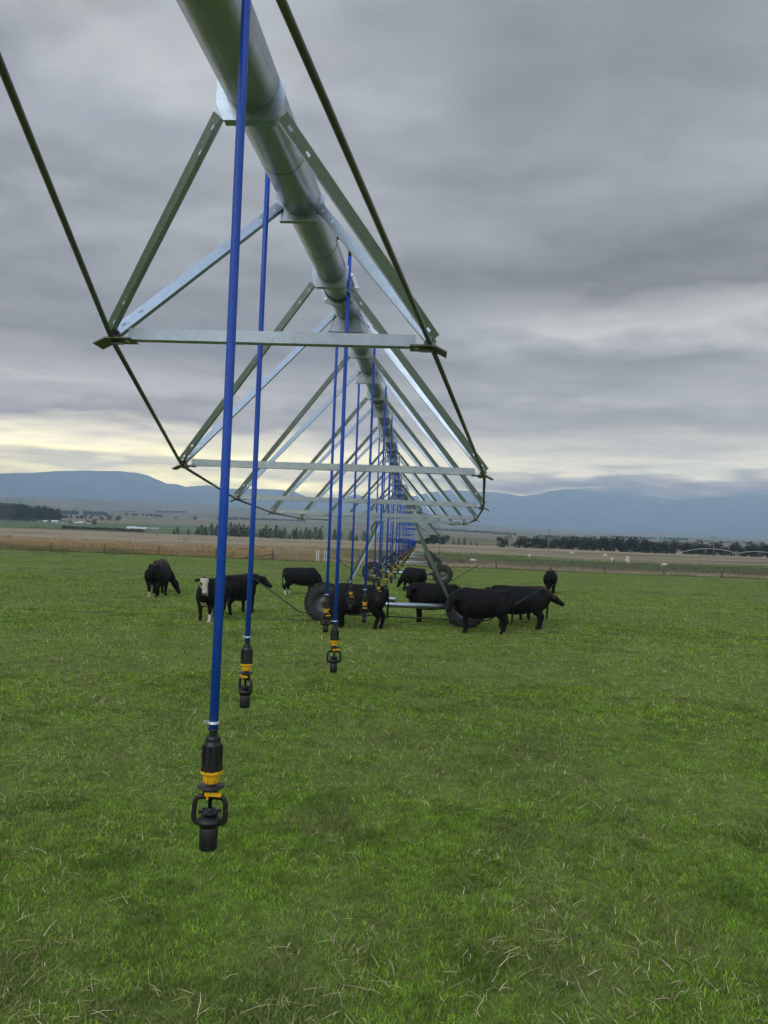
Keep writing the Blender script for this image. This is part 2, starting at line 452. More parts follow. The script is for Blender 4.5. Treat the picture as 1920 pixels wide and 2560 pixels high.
def ground_colour(x, y):
    D = np.sqrt((x - CAM_X) ** 2 + y ** 2); a = azim(x, y)
    n1 = fbm(x / 9, y / 9, 4); n2 = fbm(x / 45 + 40, y / 30 + 11, 4); n3 = fbm(x / 260 + 9, y / 200 + 4, 4)
    G = np.array([0.115, 0.166, 0.034]); G2 = np.array([0.158, 0.190, 0.052])
    c = G + (G2 - G) * n1[..., None]
    tan = np.array([0.30, 0.235, 0.150]); pale = np.array([0.36, 0.30, 0.21]); gold = np.array([0.31, 0.215, 0.095])
    brown = np.array([0.13, 0.098, 0.062]); grn = np.array([0.115, 0.150, 0.052]); dgr = np.array([0.105, 0.120, 0.055])
    def mix(c, t, m): return c + (t - c) * np.clip(m, 0, 1)[..., None]
    dy = y - fence_y(x)
    for q_ in range(1, 4):
        tr = np.exp(-((y - 24.0 * q_ - .02 * x * math.sin(q_) - .1) / .30) ** 4) * np.clip((n1 - .25) * 3, .25, 1)
        c = mix(c, np.array([.045, .050, .022]), tr * .8)
    left = 1 / (1 + np.exp((a + 0.12) / 0.03)); right = 1 - left
    ou = mix(np.broadcast_to(tan, c.shape), pale, n2)
    # right side behind the fence: pale strip, brown rushes, green sheep paddock, tan again
    ou = mix(ou, pale * 0.95, right * (dy < 11))
    ou = mix(ou, brown, right * ((dy > 11) & (dy < 36)) * (0.55 + 0.8 * (n2 - 0.35)))
    ou = mix(ou, grn, right * np.clip((dy + 10 * (n2 - .5) - 24) / 10, 0, 1) * np.clip((95 - dy - 60 * (n2 - .5)) / 12, 0, 1) * np.clip(0.65 + (n2 - 0.45) * 3, 0, 1))
    ou = mix(ou, brown, right * np.exp(-((dy - 185) / 26) ** 2) * 0.75)
    ou = mix(ou, brown, right * np.exp(-((dy - 110) / 9) ** 2) * (n2 * 1.1))
    # left side: golden sward, then pale tan rough
    ou = mix(ou, gold, left * np.clip((52 - dy) / 10, 0, 1) * (0.45 + 0.6 * n1))
    ou = mix(ou, dgr * 1.25, left * ((dy > 4) & (dy < 22)) * 0.5 * n2)
    ou = mix(ou, dgr, (n2 > 0.6) * 0.45)
    ou = mix(ou, brown, left * np.exp(-((dy - 150) / 16) ** 2) * (n2 > 0.45) * 0.7)
    # farther paddocks
    farL = left * np.clip((D - 470) / 30, 0, 1)
    g3 = np.array([0.105, 0.150, 0.060])
    ou = mix(ou, g3, farL * np.clip((1350 - D) / 60, 0, 1))
    ou = mix(ou, brown * np.array([0.85, .75, .8]), left * np.exp(-((D - 560) / 45) ** 2) * ((a > -0.50) & (a < -0.30)))
    f3 = np.clip((D - 1350) / 60, 0, 1)
    fields = np.where((n3 > 0.52)[..., None], tan * 0.78, np.where((n3 > 0.42)[..., None], dgr * 1.3, brown * 1.5))
    ou = mix(ou, fields, f3)
    midr = right * np.clip((D - 430) / 20, 0, 1) * (1 - f3)
    ou = mix(ou, np.where((n3 > 0.5)[..., None], dgr * 1.1, tan * 0.75), midr)
    c = mix(c, ou, np.clip((dy + 0.8 + 1.2 * (n1 - .5)) / 0.8, 0, 1))
    return c

def build_ground():
    m, nt, b = attrmat('pasture_ground', 0.9, 0.1)
    v = posvec(nt)
    a = [n for n in nt.nodes if n.type == 'VERTEX_COLOR'][0].outputs[0]
    n1 = noise(nt, v, 0.35, 6, 0.62); n2 = noise(nt, v, 3.0, 6, 0.7); n4 = noise(nt, v, 14.0, 4, 0.7)
    mpf = N(nt, 'ShaderNodeMapping'); mpf.inputs['Scale'].default_value = (0.055, 0.16, 0.1); nt.links.new(v, mpf.inputs[0])
    n3 = noise(nt, mpf.outputs[0], 1.0, 5, 0.6)
    c = mixc(nt, 1.0, a, ramp(nt, n1, [(0.25, 0.80), (0.75, 1.20)]), 'MULTIPLY')
    c = mixc(nt, 1.0, c, ramp(nt, n2, [(0.28, 0.62), (0.5, 1.0), (0.72, 1.34)]), 'MULTIPLY')
    c = mixc(nt, 1.0, c, ramp(nt, n4, [(0.3, 0.70), (0.7, 1.28)]), 'MULTIPLY')
    c = mixc(nt, 1.0, c, ramp(nt, n3, [(0.3, 0.86), (0.7, 1.14)]), 'MULTIPLY')
    setc(nt, b, c)
    bump(nt, b, n2, 0.8, 0.06)
    ri = np.concatenate([[0.3], np.geomspace(1.5, 14000, 430)])
    az = np.concatenate([np.arange(-180, -48, 3), np.arange(-48, 48, 0.22), np.arange(48, 180, 3)])
    A, RR = np.meshgrid(np.radians(az), ri)
    X = CAM_X + RR * np.sin(A); Y = RR * np.cos(A)
    Z = terrain(X, Y)
    # small swells in the pasture
    Z = Z + np.where((Y < 80) , (fbm(X / 5, Y / 5, 3) - 0.5) * 0.05, 0)
    cols = ground_colour(X, Y)
    nR, nA = X.shape
    V = np.stack([X, Y, Z], -1).reshape(-1, 3)
    i = np.arange(nR - 1)[:, None] * nA + np.arange(nA)[None, :]
    j = np.arange(nR - 1)[:, None] * nA + (np.arange(nA)[None, :] + 1) % nA
    Fq = np.stack([i, j, j + nA, i + nA], -1).reshape(-1, 4)[:, ::-1]
    o = npmesh('ground', V, Fq, m, cols.reshape(-1, 3), True, 4)
    tag(o, kind='structure', label='green pasture running out to tan paddocks and a far plain')
build_ground()
def gz(x, y):
    z = float(terrain(np.array([x]), np.array([y]))[0])
    return z

# ------------------------------------------------------------------ mountains
def build_mountains():
    tb = [(-900, 1196), (-500, 1186), (-200, 1192), (0, 1184), (80, 1182), (130, 1179), (190, 1177), (295, 1177), (340, 1182), (367, 1188), (395, 1200), (418, 1209), (440, 1209),
          (464, 1217), (519, 1213), (548, 1221), (640, 1222), (700, 1224), (733, 1228), (762, 1242), (800, 1246), (852, 1248), (888, 1235),
          (914, 1243), (960, 1248), (1035, 1240), (1080, 1230), (1125, 1225), (1180, 1228), (1238, 1230), (1270, 1235), (1305, 1241), (1340, 1236), (1377, 1227),
          (1430, 1222), (1550, 1219), (1700, 1216), (1920, 1214), (2300, 1216), (2800, 1220)]
    ta = []; te = []
    for (px, py) in tb:
        d = pix_dir(px, py)
        ta.append(math.atan2(d.x, d.y)); te.append(d.z / math.hypot(d.x, d.y))
    az = np.radians(np.arange(-46, 42, 0.07)); D = np.concatenate([np.linspace(6800, 10500, 60), np.linspace(10600, 13500, 14)])
    A, DD = np.meshgrid(az, D)
    X = CAM_X + DD * np.sin(A); Y = DD * np.cos(A)
    base = terrain(X, Y) - 14
    Hr = CAM_H + np.interp(A, ta, te) * 10500
    s = np.clip((DD - 7100) / (10500 - 7100), 0, 1)
    s = np.where(DD > 10500, 1 - ((DD - 10500) / 3200) * 0.5, s ** 1.55)
    rd = 1 - np.abs(fbm(X / 1500 + 3, Y / 3200 + 2, 5) - 0.5) * 2
    rg = 1 - np.abs(fbm(X / 600 + 8, Y / 1500 + 1, 4) - 0.5) * 2
    k = s * (1 - s) * 4 * (DD <= 10500)
    Z = base + (Hr - base) * s * (1 + k * ((rd - 0.8) * 0.9 + (rg - 0.8) * 0.6))
    lim = CAM_H + (np.interp(A, ta, te) - 0.0006) * DD
    Z = np.where(DD < 10400, np.minimum(Z, lim), Z)
    Z = Z + (fbm(X / 120, Y / 120, 3) - 0.5) * 14 * s
    nR, nA = X.shape
    V = np.stack([X, Y, Z], -1).reshape(-1, 3)
    i = np.arange(nR - 1)[:, None] * nA + np.arange(nA - 1)[None, :]
    Fq = np.stack([i, i + 1, i + nA + 1, i + nA], -1).reshape(-1, 4)[:, ::-1]
    m, nt, b = newmat('tussock_mountain')
    v = posvec(nt)
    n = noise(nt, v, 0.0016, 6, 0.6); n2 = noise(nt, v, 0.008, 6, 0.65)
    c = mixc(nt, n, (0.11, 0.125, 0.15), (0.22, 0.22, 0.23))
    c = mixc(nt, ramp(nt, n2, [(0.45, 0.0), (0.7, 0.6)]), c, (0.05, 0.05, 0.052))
    setc(nt, b, c); b.inputs['Roughness'].default_value = 0.95; b.inputs['Specular IOR Level'].default_value = 0.05
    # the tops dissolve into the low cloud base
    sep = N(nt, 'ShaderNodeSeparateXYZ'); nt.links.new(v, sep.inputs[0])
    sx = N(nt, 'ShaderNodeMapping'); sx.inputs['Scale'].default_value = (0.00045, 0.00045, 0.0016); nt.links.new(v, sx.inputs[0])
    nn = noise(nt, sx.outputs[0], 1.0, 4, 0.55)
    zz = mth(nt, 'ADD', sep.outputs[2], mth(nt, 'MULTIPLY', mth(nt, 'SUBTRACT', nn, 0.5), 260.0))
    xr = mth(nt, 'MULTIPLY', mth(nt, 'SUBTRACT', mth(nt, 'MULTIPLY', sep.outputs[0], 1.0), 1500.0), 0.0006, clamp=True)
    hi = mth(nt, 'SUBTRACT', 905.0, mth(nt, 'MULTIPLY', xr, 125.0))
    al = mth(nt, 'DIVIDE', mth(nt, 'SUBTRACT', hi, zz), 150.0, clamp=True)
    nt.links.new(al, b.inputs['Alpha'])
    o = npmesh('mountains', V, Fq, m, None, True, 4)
    tag(o, kind='structure', label='hazy blue mountain range with tops lost in low cloud')
build_mountains()

# ------------------------------------------------------------------ irrigator
PX = 0.0
PR = 0.107
SPAN = 24.0
def pipe_z(y):
    t = (y % SPAN) / SPAN
    return 4.05 + 0.75 * 4 * t * (1 - t)
NODE_Y = [3.36, 5.87, 8.57, 11.36, 14.1, 16.8, 19.4, 21.8]
NODE_W = [.726, 1.182, 1.402, 1.53, 1.53, 1.40, 1.18, .726]
NODE_Z = [3.514, 3.175, 3.054, 2.998, 2.998, 3.054, 3.175, 3.50]

def saddle_front():
    mb = MB()
    arc = [(PR * 1.01 * math.cos(a), PR * 1.01 * math.sin(a)) for a in np.linspace(math.pi, 2 * math.pi, 15)]
    out = [(.130, 0.012), (.130, -.082), (.092, -.134), (-.092, -.134), (-.130, -.082), (-.130, .012)]
    # build as strip between arc and outline (concave-safe)
    o2 = [(-.130, .012), (-.130, -.02), (-.130, -.05), (-.130, -.082), (-.115, -.116), (-.100, -.148), (-.05, -.148), (0, -.148), (.05, -.148), (.100, -.148), (.115, -.116), (.130, -.082), (.130, -.05), (.130, -.02), (.130, .012)]
    return arc, o2
def saddle_back(wd, dp):
    arc = [(PR * 1.01 * math.cos(a), PR * 1.01 * math.sin(a)) for a in np.linspace(math.pi, 2 * math.pi, 15)]
    o2 = [(-.130, .02), (-.130, -.02), (-.112, -.05), (-.10, -.07), (-.10, -.085), (-.5 * (.10 + wd), -.09 - dp * .5), (-wd, -.1 - dp), (0, -.1 - dp), (wd, -.1 - dp), (.5 * (.10 + wd), -.09 - dp * .5), (.10, -.085), (.10, -.07), (.112, -.05), (.130, -.02), (.130, .02)]
    return arc, o2
def strip_plate(mb, arc, out, t=0.006):
    n = len(arc)
    vs = [(x, 0, z) for x, z in arc] + [(x, 0, z) for x, z in out] + [(x, t, z) for x, z in arc] + [(x, t, z) for x, z in out]
    fs = []
    for i in range(n - 1):
        fs.append((i, i + 1, n + i + 1, n + i)); fs.append((2 * n + i, 3 * n + i, 3 * n + i + 1, 2 * n + i + 1))
        fs.append((n + i, n + i + 1, 3 * n + i + 1, 3 * n + i)); fs.append((i, 2 * n + i, 2 * n + i + 1, i + 1))
    fs.append((0, n, 3 * n, 2 * n)); fs.append((n - 1, 3 * n - 1, 4 * n - 1, 2 * n - 1))
    mb.add(vs, fs)

def build_span():
    root = empty('irrigation_span', (0, 0, 0))
    # main pipe with its arch
    ys = [0.32] + [i * 0.75 for i in range(1, 32)] + [23.68]
    mb = MB(); mb.tube([(0, y, pipe_z(y)) for y in ys], PR, 40, up=(0, 0, 1)); mb.build('pipe', M['pipe'], root)
    for y in (2.1, 3.42, 4.75, 8.3, 13.0, 18.0):
        mb = MB(); mb.tube([(0, y - .003, pipe_z(y)), (0, y + .003, pipe_z(y))], PR + 0.0014, 40); mb.build('weld_seam', M['flatmetal'], root)
    for y in (5.87, 11.36, 16.8, 21.9):
        z = pipe_z(y)
        mb = MB()
        for dy in (-0.012, 0.002):
            mb.lathe([(PR + .052, dy), (PR + .052, dy + .010)], 8, 'Y', (0, y, z), False)
        mb.lathe([(PR + .012, -.05), (PR + .012, .05)], 32, 'Y', (0, y, z))
        fl = mb.build('flange', M['steel'], root)
        for k in range(8):
            a = math.pi / 8 + k * math.pi / 4 + math.pi / 8
            mb2 = MB(); mb2.lathe([(.011, -.026), (.011, .026)], 6, 'Y', (math.cos(a) * (PR + .03), y, z + math.sin(a) * (PR + .03)), False)
            mb2.build('bolt', M['clamp'], fl)
    wing = []
    for i, (ny, nw, nz) in enumerate(zip(NODE_Y, NODE_W, NODE_Z)):
        ya, yb = ny - .57, ny + .60
        mb = MB(); arc, o2 = saddle_front(); strip_plate(mb, arc, o2)
        mb.box((0, .024, -.1455), (.198, .036, .005))
        za = pipe_z(ya); mb.build('saddle', M['steel'], root, (0, ya, za))
        mb = MB(); arc, o2 = saddle_back(.10 if i == 0 else .15, .05 if i == 0 else .12); strip_plate(mb, arc, o2)
        mb.box((0, -.018, -.153 if i == 0 else -.223), (.2 if i == 0 else .30, .034, .005))
        zb = pipe_z(yb); mb.build('saddle', M['steel'], root, (0, yb, zb))
        for sgn in (-1, 1):
            nd = Vector((sgn * nw, ny, nz))
            mb = MB(); mb.angle((sgn * .122, ya + .012, za - .125), nd + Vector((sgn * 0.01, -.01, .03)), (0, -1, 0), .053, .004, (0, -1, 0), .034, True)
            mb.build('strut', M['steel'], root)
            mb = MB(); mb.angle((sgn * .104, yb - .014, zb - .062), nd + Vector((-sgn * 0.01, .012, .035)), (0, -1, 0), .048, .004, None, .03, True)
            mb.build('strut', M['steel'], root)
            # node bracket: winged clamp plate the rod passes through, with upright lug and bolts
            mb = MB()
            s_ = sgn
            prof = [(-.10, .006), (.012, .006), (.065, -.022), (.065, -.028), (.010, 0.0), (-.10, 0)]
            prof = [(p[0] * s_, p[1]) for p in prof]
            mb.prism(prof, -.055, .055, (nd.x, nd.y, nd.z - .014))
            mb.prism([(-.055 * s_, 0), (.0, 0), (.018 * s_, .05), (0, .075), (-.03 * s_, .06)], -.004, .004, (nd.x, nd.y, nd.z - .03))
            br = mb.build('node_bracket', M['rod'], root)
            for (bx, bz) in ((-.07, 0.022), (-.005, .035), (-.012, .068)):
                mb2 = MB(); mb2.lathe([(.010, -.018), (.010, .014)], 6, 'Y', (nd.x + bx * s_, nd.y, nd.z + bz - .03), False)
                mb2.build('bolt', M['clamp'], br)
        mb = MB()
        x0 = nw - .075
        mb.box((0, ny - .004, nz + .020), (2 * x0, .004, .052))
        mb.box((0, ny + .0195, nz - .0045), (2 * x0, .043, .004))
        mb.build('spreader_bar', M['steel'], root)
    for sgn in (-1, 1):
        pts = [Vector((sgn * .11, .52, 4.04))] + [Vector((sgn * w_, y, z - .01)) for y, w_, z in zip(NODE_Y, NODE_W, NODE_Z)] + [Vector((sgn * .10, 23.45, 4.03))]
        mb = MB()
        for a, b in zip(pts[:-1], pts[1:]):
            mb.tube([a, b], .0115, 10)
        mb.build('truss_rod', M['rod'], root)
    # thin diagonal stays in the middle bay
    mb = MB(); mb.tube([(-1.50, 11.4, 3.01), (1.50, 14.08, 3.01)], .004, 6); mb.build('cross_stay', M['steel'], root)
    mb = MB(); mb.tube([(1.50, 11.4, 3.025), (-1.50, 14.08, 3.025)], .004, 6); mb.build('cross_stay', M['steel'], root)
    return root

def build_tower():
    root = empty('irrigation_tower', (0, 0, 0))
    z0 = 4.05
    # pipe coupling over the tower
    for y in (-.27, .25):
        mb = MB(); mb.lathe([(PR + .012, y - .045), (PR + .045, y - .044), (PR + .045, y - .034), (PR + .012, y - .033), (PR + .012, y + .033), (PR + .045, y + .034), (PR + .045, y + .044), (PR + .012, y + .045)], 24, 'Y', (0, 0, z0), False)
        mb.build('coupling_flange', M['steel'], root)
    mb = MB(); mb.lathe([(PR + .012, -.214), (PR + .02, -.12), (PR + .02, .12), (PR + .012, .204)], 28, 'Y', (0, 0, z0)); mb.build('rubber_boot', M['flatmetal'], root)
    # head bracket under the pipe
    mb = MB(); mb.box((0, 0, z0 - .19), (.62, .30, .05)); mb.box((0, -.1, z0 - .145), (.22, .02, .06)); mb.box((0, .1, z0 - .145), (.22, .02, .06)); mb.build('head_bracket', M['steel'], root)
    for sx in (-1, 1):
        for sy in (-1, 1):
            top = (sx * .13, sy * .92, pipe_z(24 + sy * .92 if sy > 0 else 24 - .92) - .09)
            bot = (sx * 1.78, sy * .13, .66)
            mb = MB(); mb.angle(top, bot, (0, -1, 0), .085, .006, None, .06)
            mb.build('leg', M['steel'], root)
        mb = MB(); mb.angle((sx * .13 + sx * 1.65 * .36, -.64, 2.80), (sx * .13 + sx * 1.65 * .36, .64, 2.80), (sx, 0, 0), .045, .004); mb.build('leg_brace', M['steel'], root)
    mb = MB(); mb.angle((-.72, -.66, 2.75), (.72, -.66, 2.75), (0, -1, 0), .05, .004); mb.build('leg_brace', M['steel'], root)
    mb = MB(); mb.tube([(-1.82, 0, .62), (1.82, 0, .62)], .088, 24); mb.build('base_beam', M['steel'], root)
    # motor with finned housing
    mb = MB(); mb.lathe([(.05, -.17), (.075, -.16), (.08, .10), (.06, .15), (.03, .17)], 14, 'Z', (0, 0, 0))
    for k in range(8): mb.lathe([(.092, -.12 + k * .03), (.092, -.113 + k * .03)], 14, 'Z', (0, 0, 0), False)
    mo = mb.build('drive_motor', M['steel'], root); mo.rotation_euler = (0, R(90), 0); mo.location = (-.12, 0, .79)
    mb = MB(); mb.box((-.12, 0, .715), (.16, .12, .03)); mb.build('motor_mount', M['rod'], root)
    for sx in (-1, 1):
        mb = MB(); mb.lathe([(.09, -.13), (.13, -.1), (.13, .06), (.07, .10), (.05, .2)], 16, 'Y', (sx * 1.93, .05, .60)); mb.build('gearbox', M['blackrod'], root)
        # wheel: tyre > with chevron lugs, rim dish
        wx, wy, wz = sx * 2.22, .0, .60
        wh = empty('wheel', (wx, wy, wz)); wh.parent = root
        mb = MB()
        prof = []
        for a in np.linspace(-205, 25, 22):
            prof.append((.455 + .135 * math.cos(R(a + 90)) if False else 0, 0))
        pr = [(.33, -.15), (.37, -.172), (.45, -.182), (.53, -.170), (.575, -.145), (.59, -.08), (.595, 0), (.59, .08), (.575, .145), (.53, .170), (.45, .182), (.37, .172), (.33, .15), (.32, 0), (.33, -.15)]
        mb.lathe(pr, 56, 'Y', caps=False)
        for k in range(22):
            for sd_ in (-1, 1):
                a = 2 * math.pi * (k + (0.5 if sd_ > 0 else 0)) / 22
                rot = Matrix.Rotation(-a, 3, 'Y')
                c = rot @ Vector((.612, sd_ * .085, 0))
                r3 = rot @ Matrix.Rotation(sd_ * R(38), 3, 'X')
                mb.box(c, (.052, .20, .048), r3)
                c2 = rot @ Vector((.575, sd_ * .165, sd_ * 0 - .066))
                mb.box(c2, (.08, .035, .05), r3)
        mb.build('tyre', M['tyre'], wh)
        mb = MB()
        mb.lathe([(.335, -.13), (.335, -.12), (.30, -.10), (.28, -.03), (.16, .0), (.10, -.03), (.09, -.06), (.02, -.065)], 40, 'Y', caps=False)
        mb.lathe([(.335, .13), (.30, .11), (.28, .03), (.16, .02), (.10, .05), (.02, .06)], 40, 'Y', caps=False)
        rim = mb.build('rim', M['rim'], wh)
        for k in range(8):
            a = 2 * math.pi * k / 8
            mb2 = MB(); mb2.lathe([(.014, -.05), (.014, -.02)], 6, 'Y', (.125 * math.cos(a), 0, .125 * math.sin(a)), False); mb2.build('wheel_nut', M['clamp'], rim)
    # black guard rail across the front of both wheels, its ends turned up and out
    mb = MB()
    yg = -.72
    pts = [(-4.35, 1.31), (-3.02, .42), (-2.92, .355), (-2.78, .33), (-1, .32), (1, .31), (2.6, .30), (2.78, .31), (2.92, .36), (4.45, 1.36)]
    mb.tube([(x, yg, z) for x, z in pts], .021, 10, up=(0, 1, 0)); gr = mb.build('wheel_guard_rail', M['blackrod'], root)
    for sx in (-1, 1):
        mb = MB(); mb.tube([(sx * 1.7, yg + .02, .33), (sx * 1.7, -.06, .58)], .015, 8); mb.build('rail_bracket', M['blackrod'], root)
    return root

span0 = build_span()
tower0 = build_tower()
spans = []; towers = []
sp_labels = ['galvanised pipe and truss span overhead, nearest to the camera', 'second pipe and truss span, starting at the tower by the cows',
             'third pipe and truss span, beyond the second wheeled tower', 'fourth pipe and truss span, far down the line beyond the fence', 'fifth and farthest pipe and truss span of the line']
tw_labels = ['nearest wheeled tower, black cattle standing round its base beam', 'second wheeled tower, behind the cow grazing under the line',
             'third wheeled tower down the line, just before the fence', 'fourth wheeled tower, small and beyond the fence', 'farthest wheeled tower at the end of the line']
for k in range(5):
    s_ = span0 if k == 0 else copy_tree(span0)
    s_.location = (0, SPAN * k, 0)
    tag(s_, sp_labels[k], 'irrigator span', 'spans of the pivot irrigator')
    t_ = tower0 if k == 0 else copy_tree(tower0)
    t_.location = (0, SPAN * (k + 1), 0)
    tag(t_, tw_labels[k], 'irrigator tower', 'towers of the pivot irrigator')

# drops
HB = 2.08     # height of the hose bottom
def build_drop(hose_top, side, rotz):
    """origin at hose bottom; hose_top = z of the gooseneck crown above the hose bottom"""
    root = empty('drop_sprinkler')
    g = .132 if side > 0 else .155
    mb = MB(); mb.tube([(0, 0, -.004), (.001, 0, hose_top * .3), (-.001, 0.001, hose_top * .7), (0, 0, hose_top - .05)], .0136, 14, up=(0, 1, 0), ry=[.0126] * 4); mb.build('hose', M['hose'], root)
    # gooseneck from the crown of the pipe, over and down
    mb = MB()
    pts = []
    for a in np.linspace(0, 180, 13):
        pts.append((-side * g / 2 + side * (g / 2) * -math.cos(R(a)) , 0, hose_top + .01 + .075 * math.sin(R(a))))
    pts = [(-side * g, 0, hose_top - .07)] + pts + [(0, 0, hose_top - .06)]
    mb.tube(pts, .0125, 12, up=(0, 1, 0)); mb.build('gooseneck', M['blackp'], root)
    k = .000195
    zz = lambda y: -(y - 470) * k
    for yc in (388,):
        mb = MB(); mb.lathe([(.0150, zz(yc) - .003), (.0150, zz(yc) + .003)], 18); mb.box((-.019, -.004, zz(yc)), (.016, .010, .006)); mb.build('hose_clamp', M['clamp'], root)
    mb = MB(); mb.lathe([(.0150, -.003), (.0150, -.0005)], 18)
    mb.lathe([(.0145, zz(470)), (.0145, zz(480)), (.0155, zz(490)), (.0118, zz(505)), (.0118, zz(560)), (.0165, zz(572)), (.0200, zz(600)), (.0205, zz(645)), (.0250, zz(690)), (.0262, zz(820)), (.0275, zz(975)),
              (.0303, zz(982)), (.0303, zz(1036)), (.02, zz(1037))], 10, smooth=False)
    for q in range(8):
        a = 2 * math.pi * q / 8
        mb.box((.0262 * math.cos(a), .0262 * math.sin(a), zz(830)), (.004, .003, .052), Matrix.Rotation(a, 3, 'Z'))
    mb.build('pressure_regulator', M['blackp'], root)
    mb = MB(); mb.lathe([(.0315, zz(1034)), (.0315, zz(1070)), (.0265, zz(1084)), (.0208, zz(1090)), (.0204, zz(1160)), (.0175, zz(1212)), (.01, zz(1214))], 8, smooth=False)
    for q in range(8):
        a = 2 * math.pi * (q + .5) / 8
        mb.box((.0195 * math.cos(a), .0195 * math.sin(a), zz(1145)), (.004, .005, .020), Matrix.Rotation(a, 3, 'Z'))
    mb.build('nozzle_nut', M['yellow'], root)
    mb = MB(); mb.lathe([(.0125, zz(1212)), (.0125, zz(1246)), (.0375, zz(1252)), (.0378, zz(1262)), (.017, zz(1290)), (.0205, zz(1300)), (.0205, zz(1395)), (.006, zz(1420)), (.005, zz(1560)), (.004, zz(1561))], 20); mb.build('sprinkler_body', M['blackp'], root)
    mb = MB(); mb.box((.012, -.0205, zz(1335)), (.044, .008, .0095)); mb.box((-.002, -.022, zz(1378)), (.005, .005, .009)); mb.build('nozzle_tab', M['yellow'], root)
    # frame: rounded rectangular loop
    mb = MB()
    W_ = .0435; zt, zb = zz(1405), zz(1765); c = .017
    loop = []
    for (cx_, cz_, a0) in ((W_ - c - .002, zt - c, 90), (W_ - c + .0, zb + c, 0), (-W_ + c, zb + c, -90), (-W_ + c + .002, zt - c, -180)):
        for a in (0, -22, -45, -67, -90):
            loop.append((cx_ + c * math.cos(R(a0 + a)), 0, cz_ + c * math.sin(R(a0 + a))))
    loop = loop + loop[:2]
    mb.tube(loop, .0068, 10, up=(0, 1, 0), ry=[.0056] * len(loop))
    mb.build('sprinkler_frame', M['blackp'], root)
    mb = MB(); mb.lathe([(.004, zz(1545)), (.010, zz(1570)), (.012, zz(1590)), (.027, zz(1597)), (.027, zz(1612)), (.013, zz(1622)), (.018, zz(1640)), (.029, zz(1690)), (.0345, zz(1712)), (.0345, zz(1735)), (.027, zz(1745)), (.0262, zz(1796)), (.024, zz(1800))], 20)
    for q in range(6):
        a = 2 * math.pi * (q + .3) / 6
        mb.box((.022 * math.cos(a), .022 * math.sin(a), zz(1600)), (.014, .008, .007), Matrix.Rotation(a + .5, 3, 'Z'))
    mb.build('deflector_plate', M['blackp'], root)
    mb = MB(); mb.lathe([(.0235, zz(1799)), (.0243, zz(1805)), (.0243, zz(2090)), (.0225, zz(2108)), (.01, zz(2109))], 24); mb.build('weight', M['blackp'], root)
    return root

drop_y = [2.166, 3.848, 5.32, 7.167, 8.25, 9.75, 11.0, 12.4, 13.5, 14.8, 16.0, 17.4, 18.6, 19.9, 21.1, 22.5]
idx = 0
allY = []
for k in range(5):
    for j, dy in enumerate(drop_y):
        allY.append((SPAN * k + dy, k, j))
near_place = ['at the front left, hanging closest of all', 'left of centre, just right of the closest hose', 'ending highest right of the second, over open grass', 'ending beside the left tyre of the nearest tower']
protos = {}
for n_, (y, k, j) in enumerate(allY):
    side = 1 if j % 2 == 0 else -1
    top = pipe_z(y) + PR - HB + .06
    if k == 0: rt = build_drop(top, side, 0)
    else: rt = copy_tree(protos[j])
    if k == 0: protos[j] = rt
    dz = 0 if k or j > 6 else [.008, .028, -.033, .012, 0, 0, 0][j]
    rt.location = (.132 if side > 0 else -.155, y, HB + dz)
    yaw = [0, -38, 8, 30, -20, 14, 40][n_] if n_ < 7 else rnd.uniform(-60, 60)
    # turn only the fittings, the gooseneck stays square to the pipe
    for ch in rt.children:
        if ch.name.split('.')[0] not in ('hose', 'gooseneck'):
            ch.rotation_euler = (0, 0, R(yaw)); ch.scale = (1.06,) * 3
    if n_ == 0: lab = 'nearest blue drop hose with large black and yellow sprinkler in front'
    elif n_ < 16: lab = '%s nearest blue drop hose and black-yellow sprinkler on the near span' % ORD[n_]
    elif k < 3: lab = '%s blue drop hose and sprinkler hanging from the %s span' % (nth(j), ['', 'second', 'third'][k])
    else: lab = 'tiny blue drop hose lost in the cluster at the far %s span' % ['fourth', 'fifth'][k - 3]
    tag(rt, lab, 'sprinkler', 'drop hoses with sprinklers along the irrigator')

# one drop on a side boom, right of the line
bm = empty('side_boom', (0, 60.0, 0))
tag(bm, 'thin side boom reaching right from the third span pipe', 'boom pipe')
pz = pipe_z(60.0)
mb = MB(); mb.tube([(.10, 0, pz), (1.2, 0, pz - .35), (2.2, 0, pz - .95), (2.27, 0, pz - 1.05)], .016, 8, up=(0, 1, 0)); mb.build('boom_pipe', M['rod'], bm)
mb = MB(); mb.tube([(.08, 0, pz - .06), (1.2, 0, pz - .52)], .008, 6); mb.build('boom_stay', M['rod'], bm)
rt = copy_tree(protos[1])
for ch in list(rt.children):
    if ch.name.startswith('gooseneck'): bpy.data.objects.remove(ch)
    elif ch.name.split('.')[0] == 'hose':
        mb = MB(); mb.tube([(0, 0, 0), (0, 0, pz - 1.05 - 2.0)], .0128, 10); h2 = mb.build('hose', M['hose'], rt); bpy.data.objects.remove(ch)
rt.location = (2.27, 60.0, 2.0)
tag(rt, 'lone blue drop hose and sprinkler hanging from the side boom, right of the line', 'sprinkler', 'drop hoses with sprinklers along the irrigator')

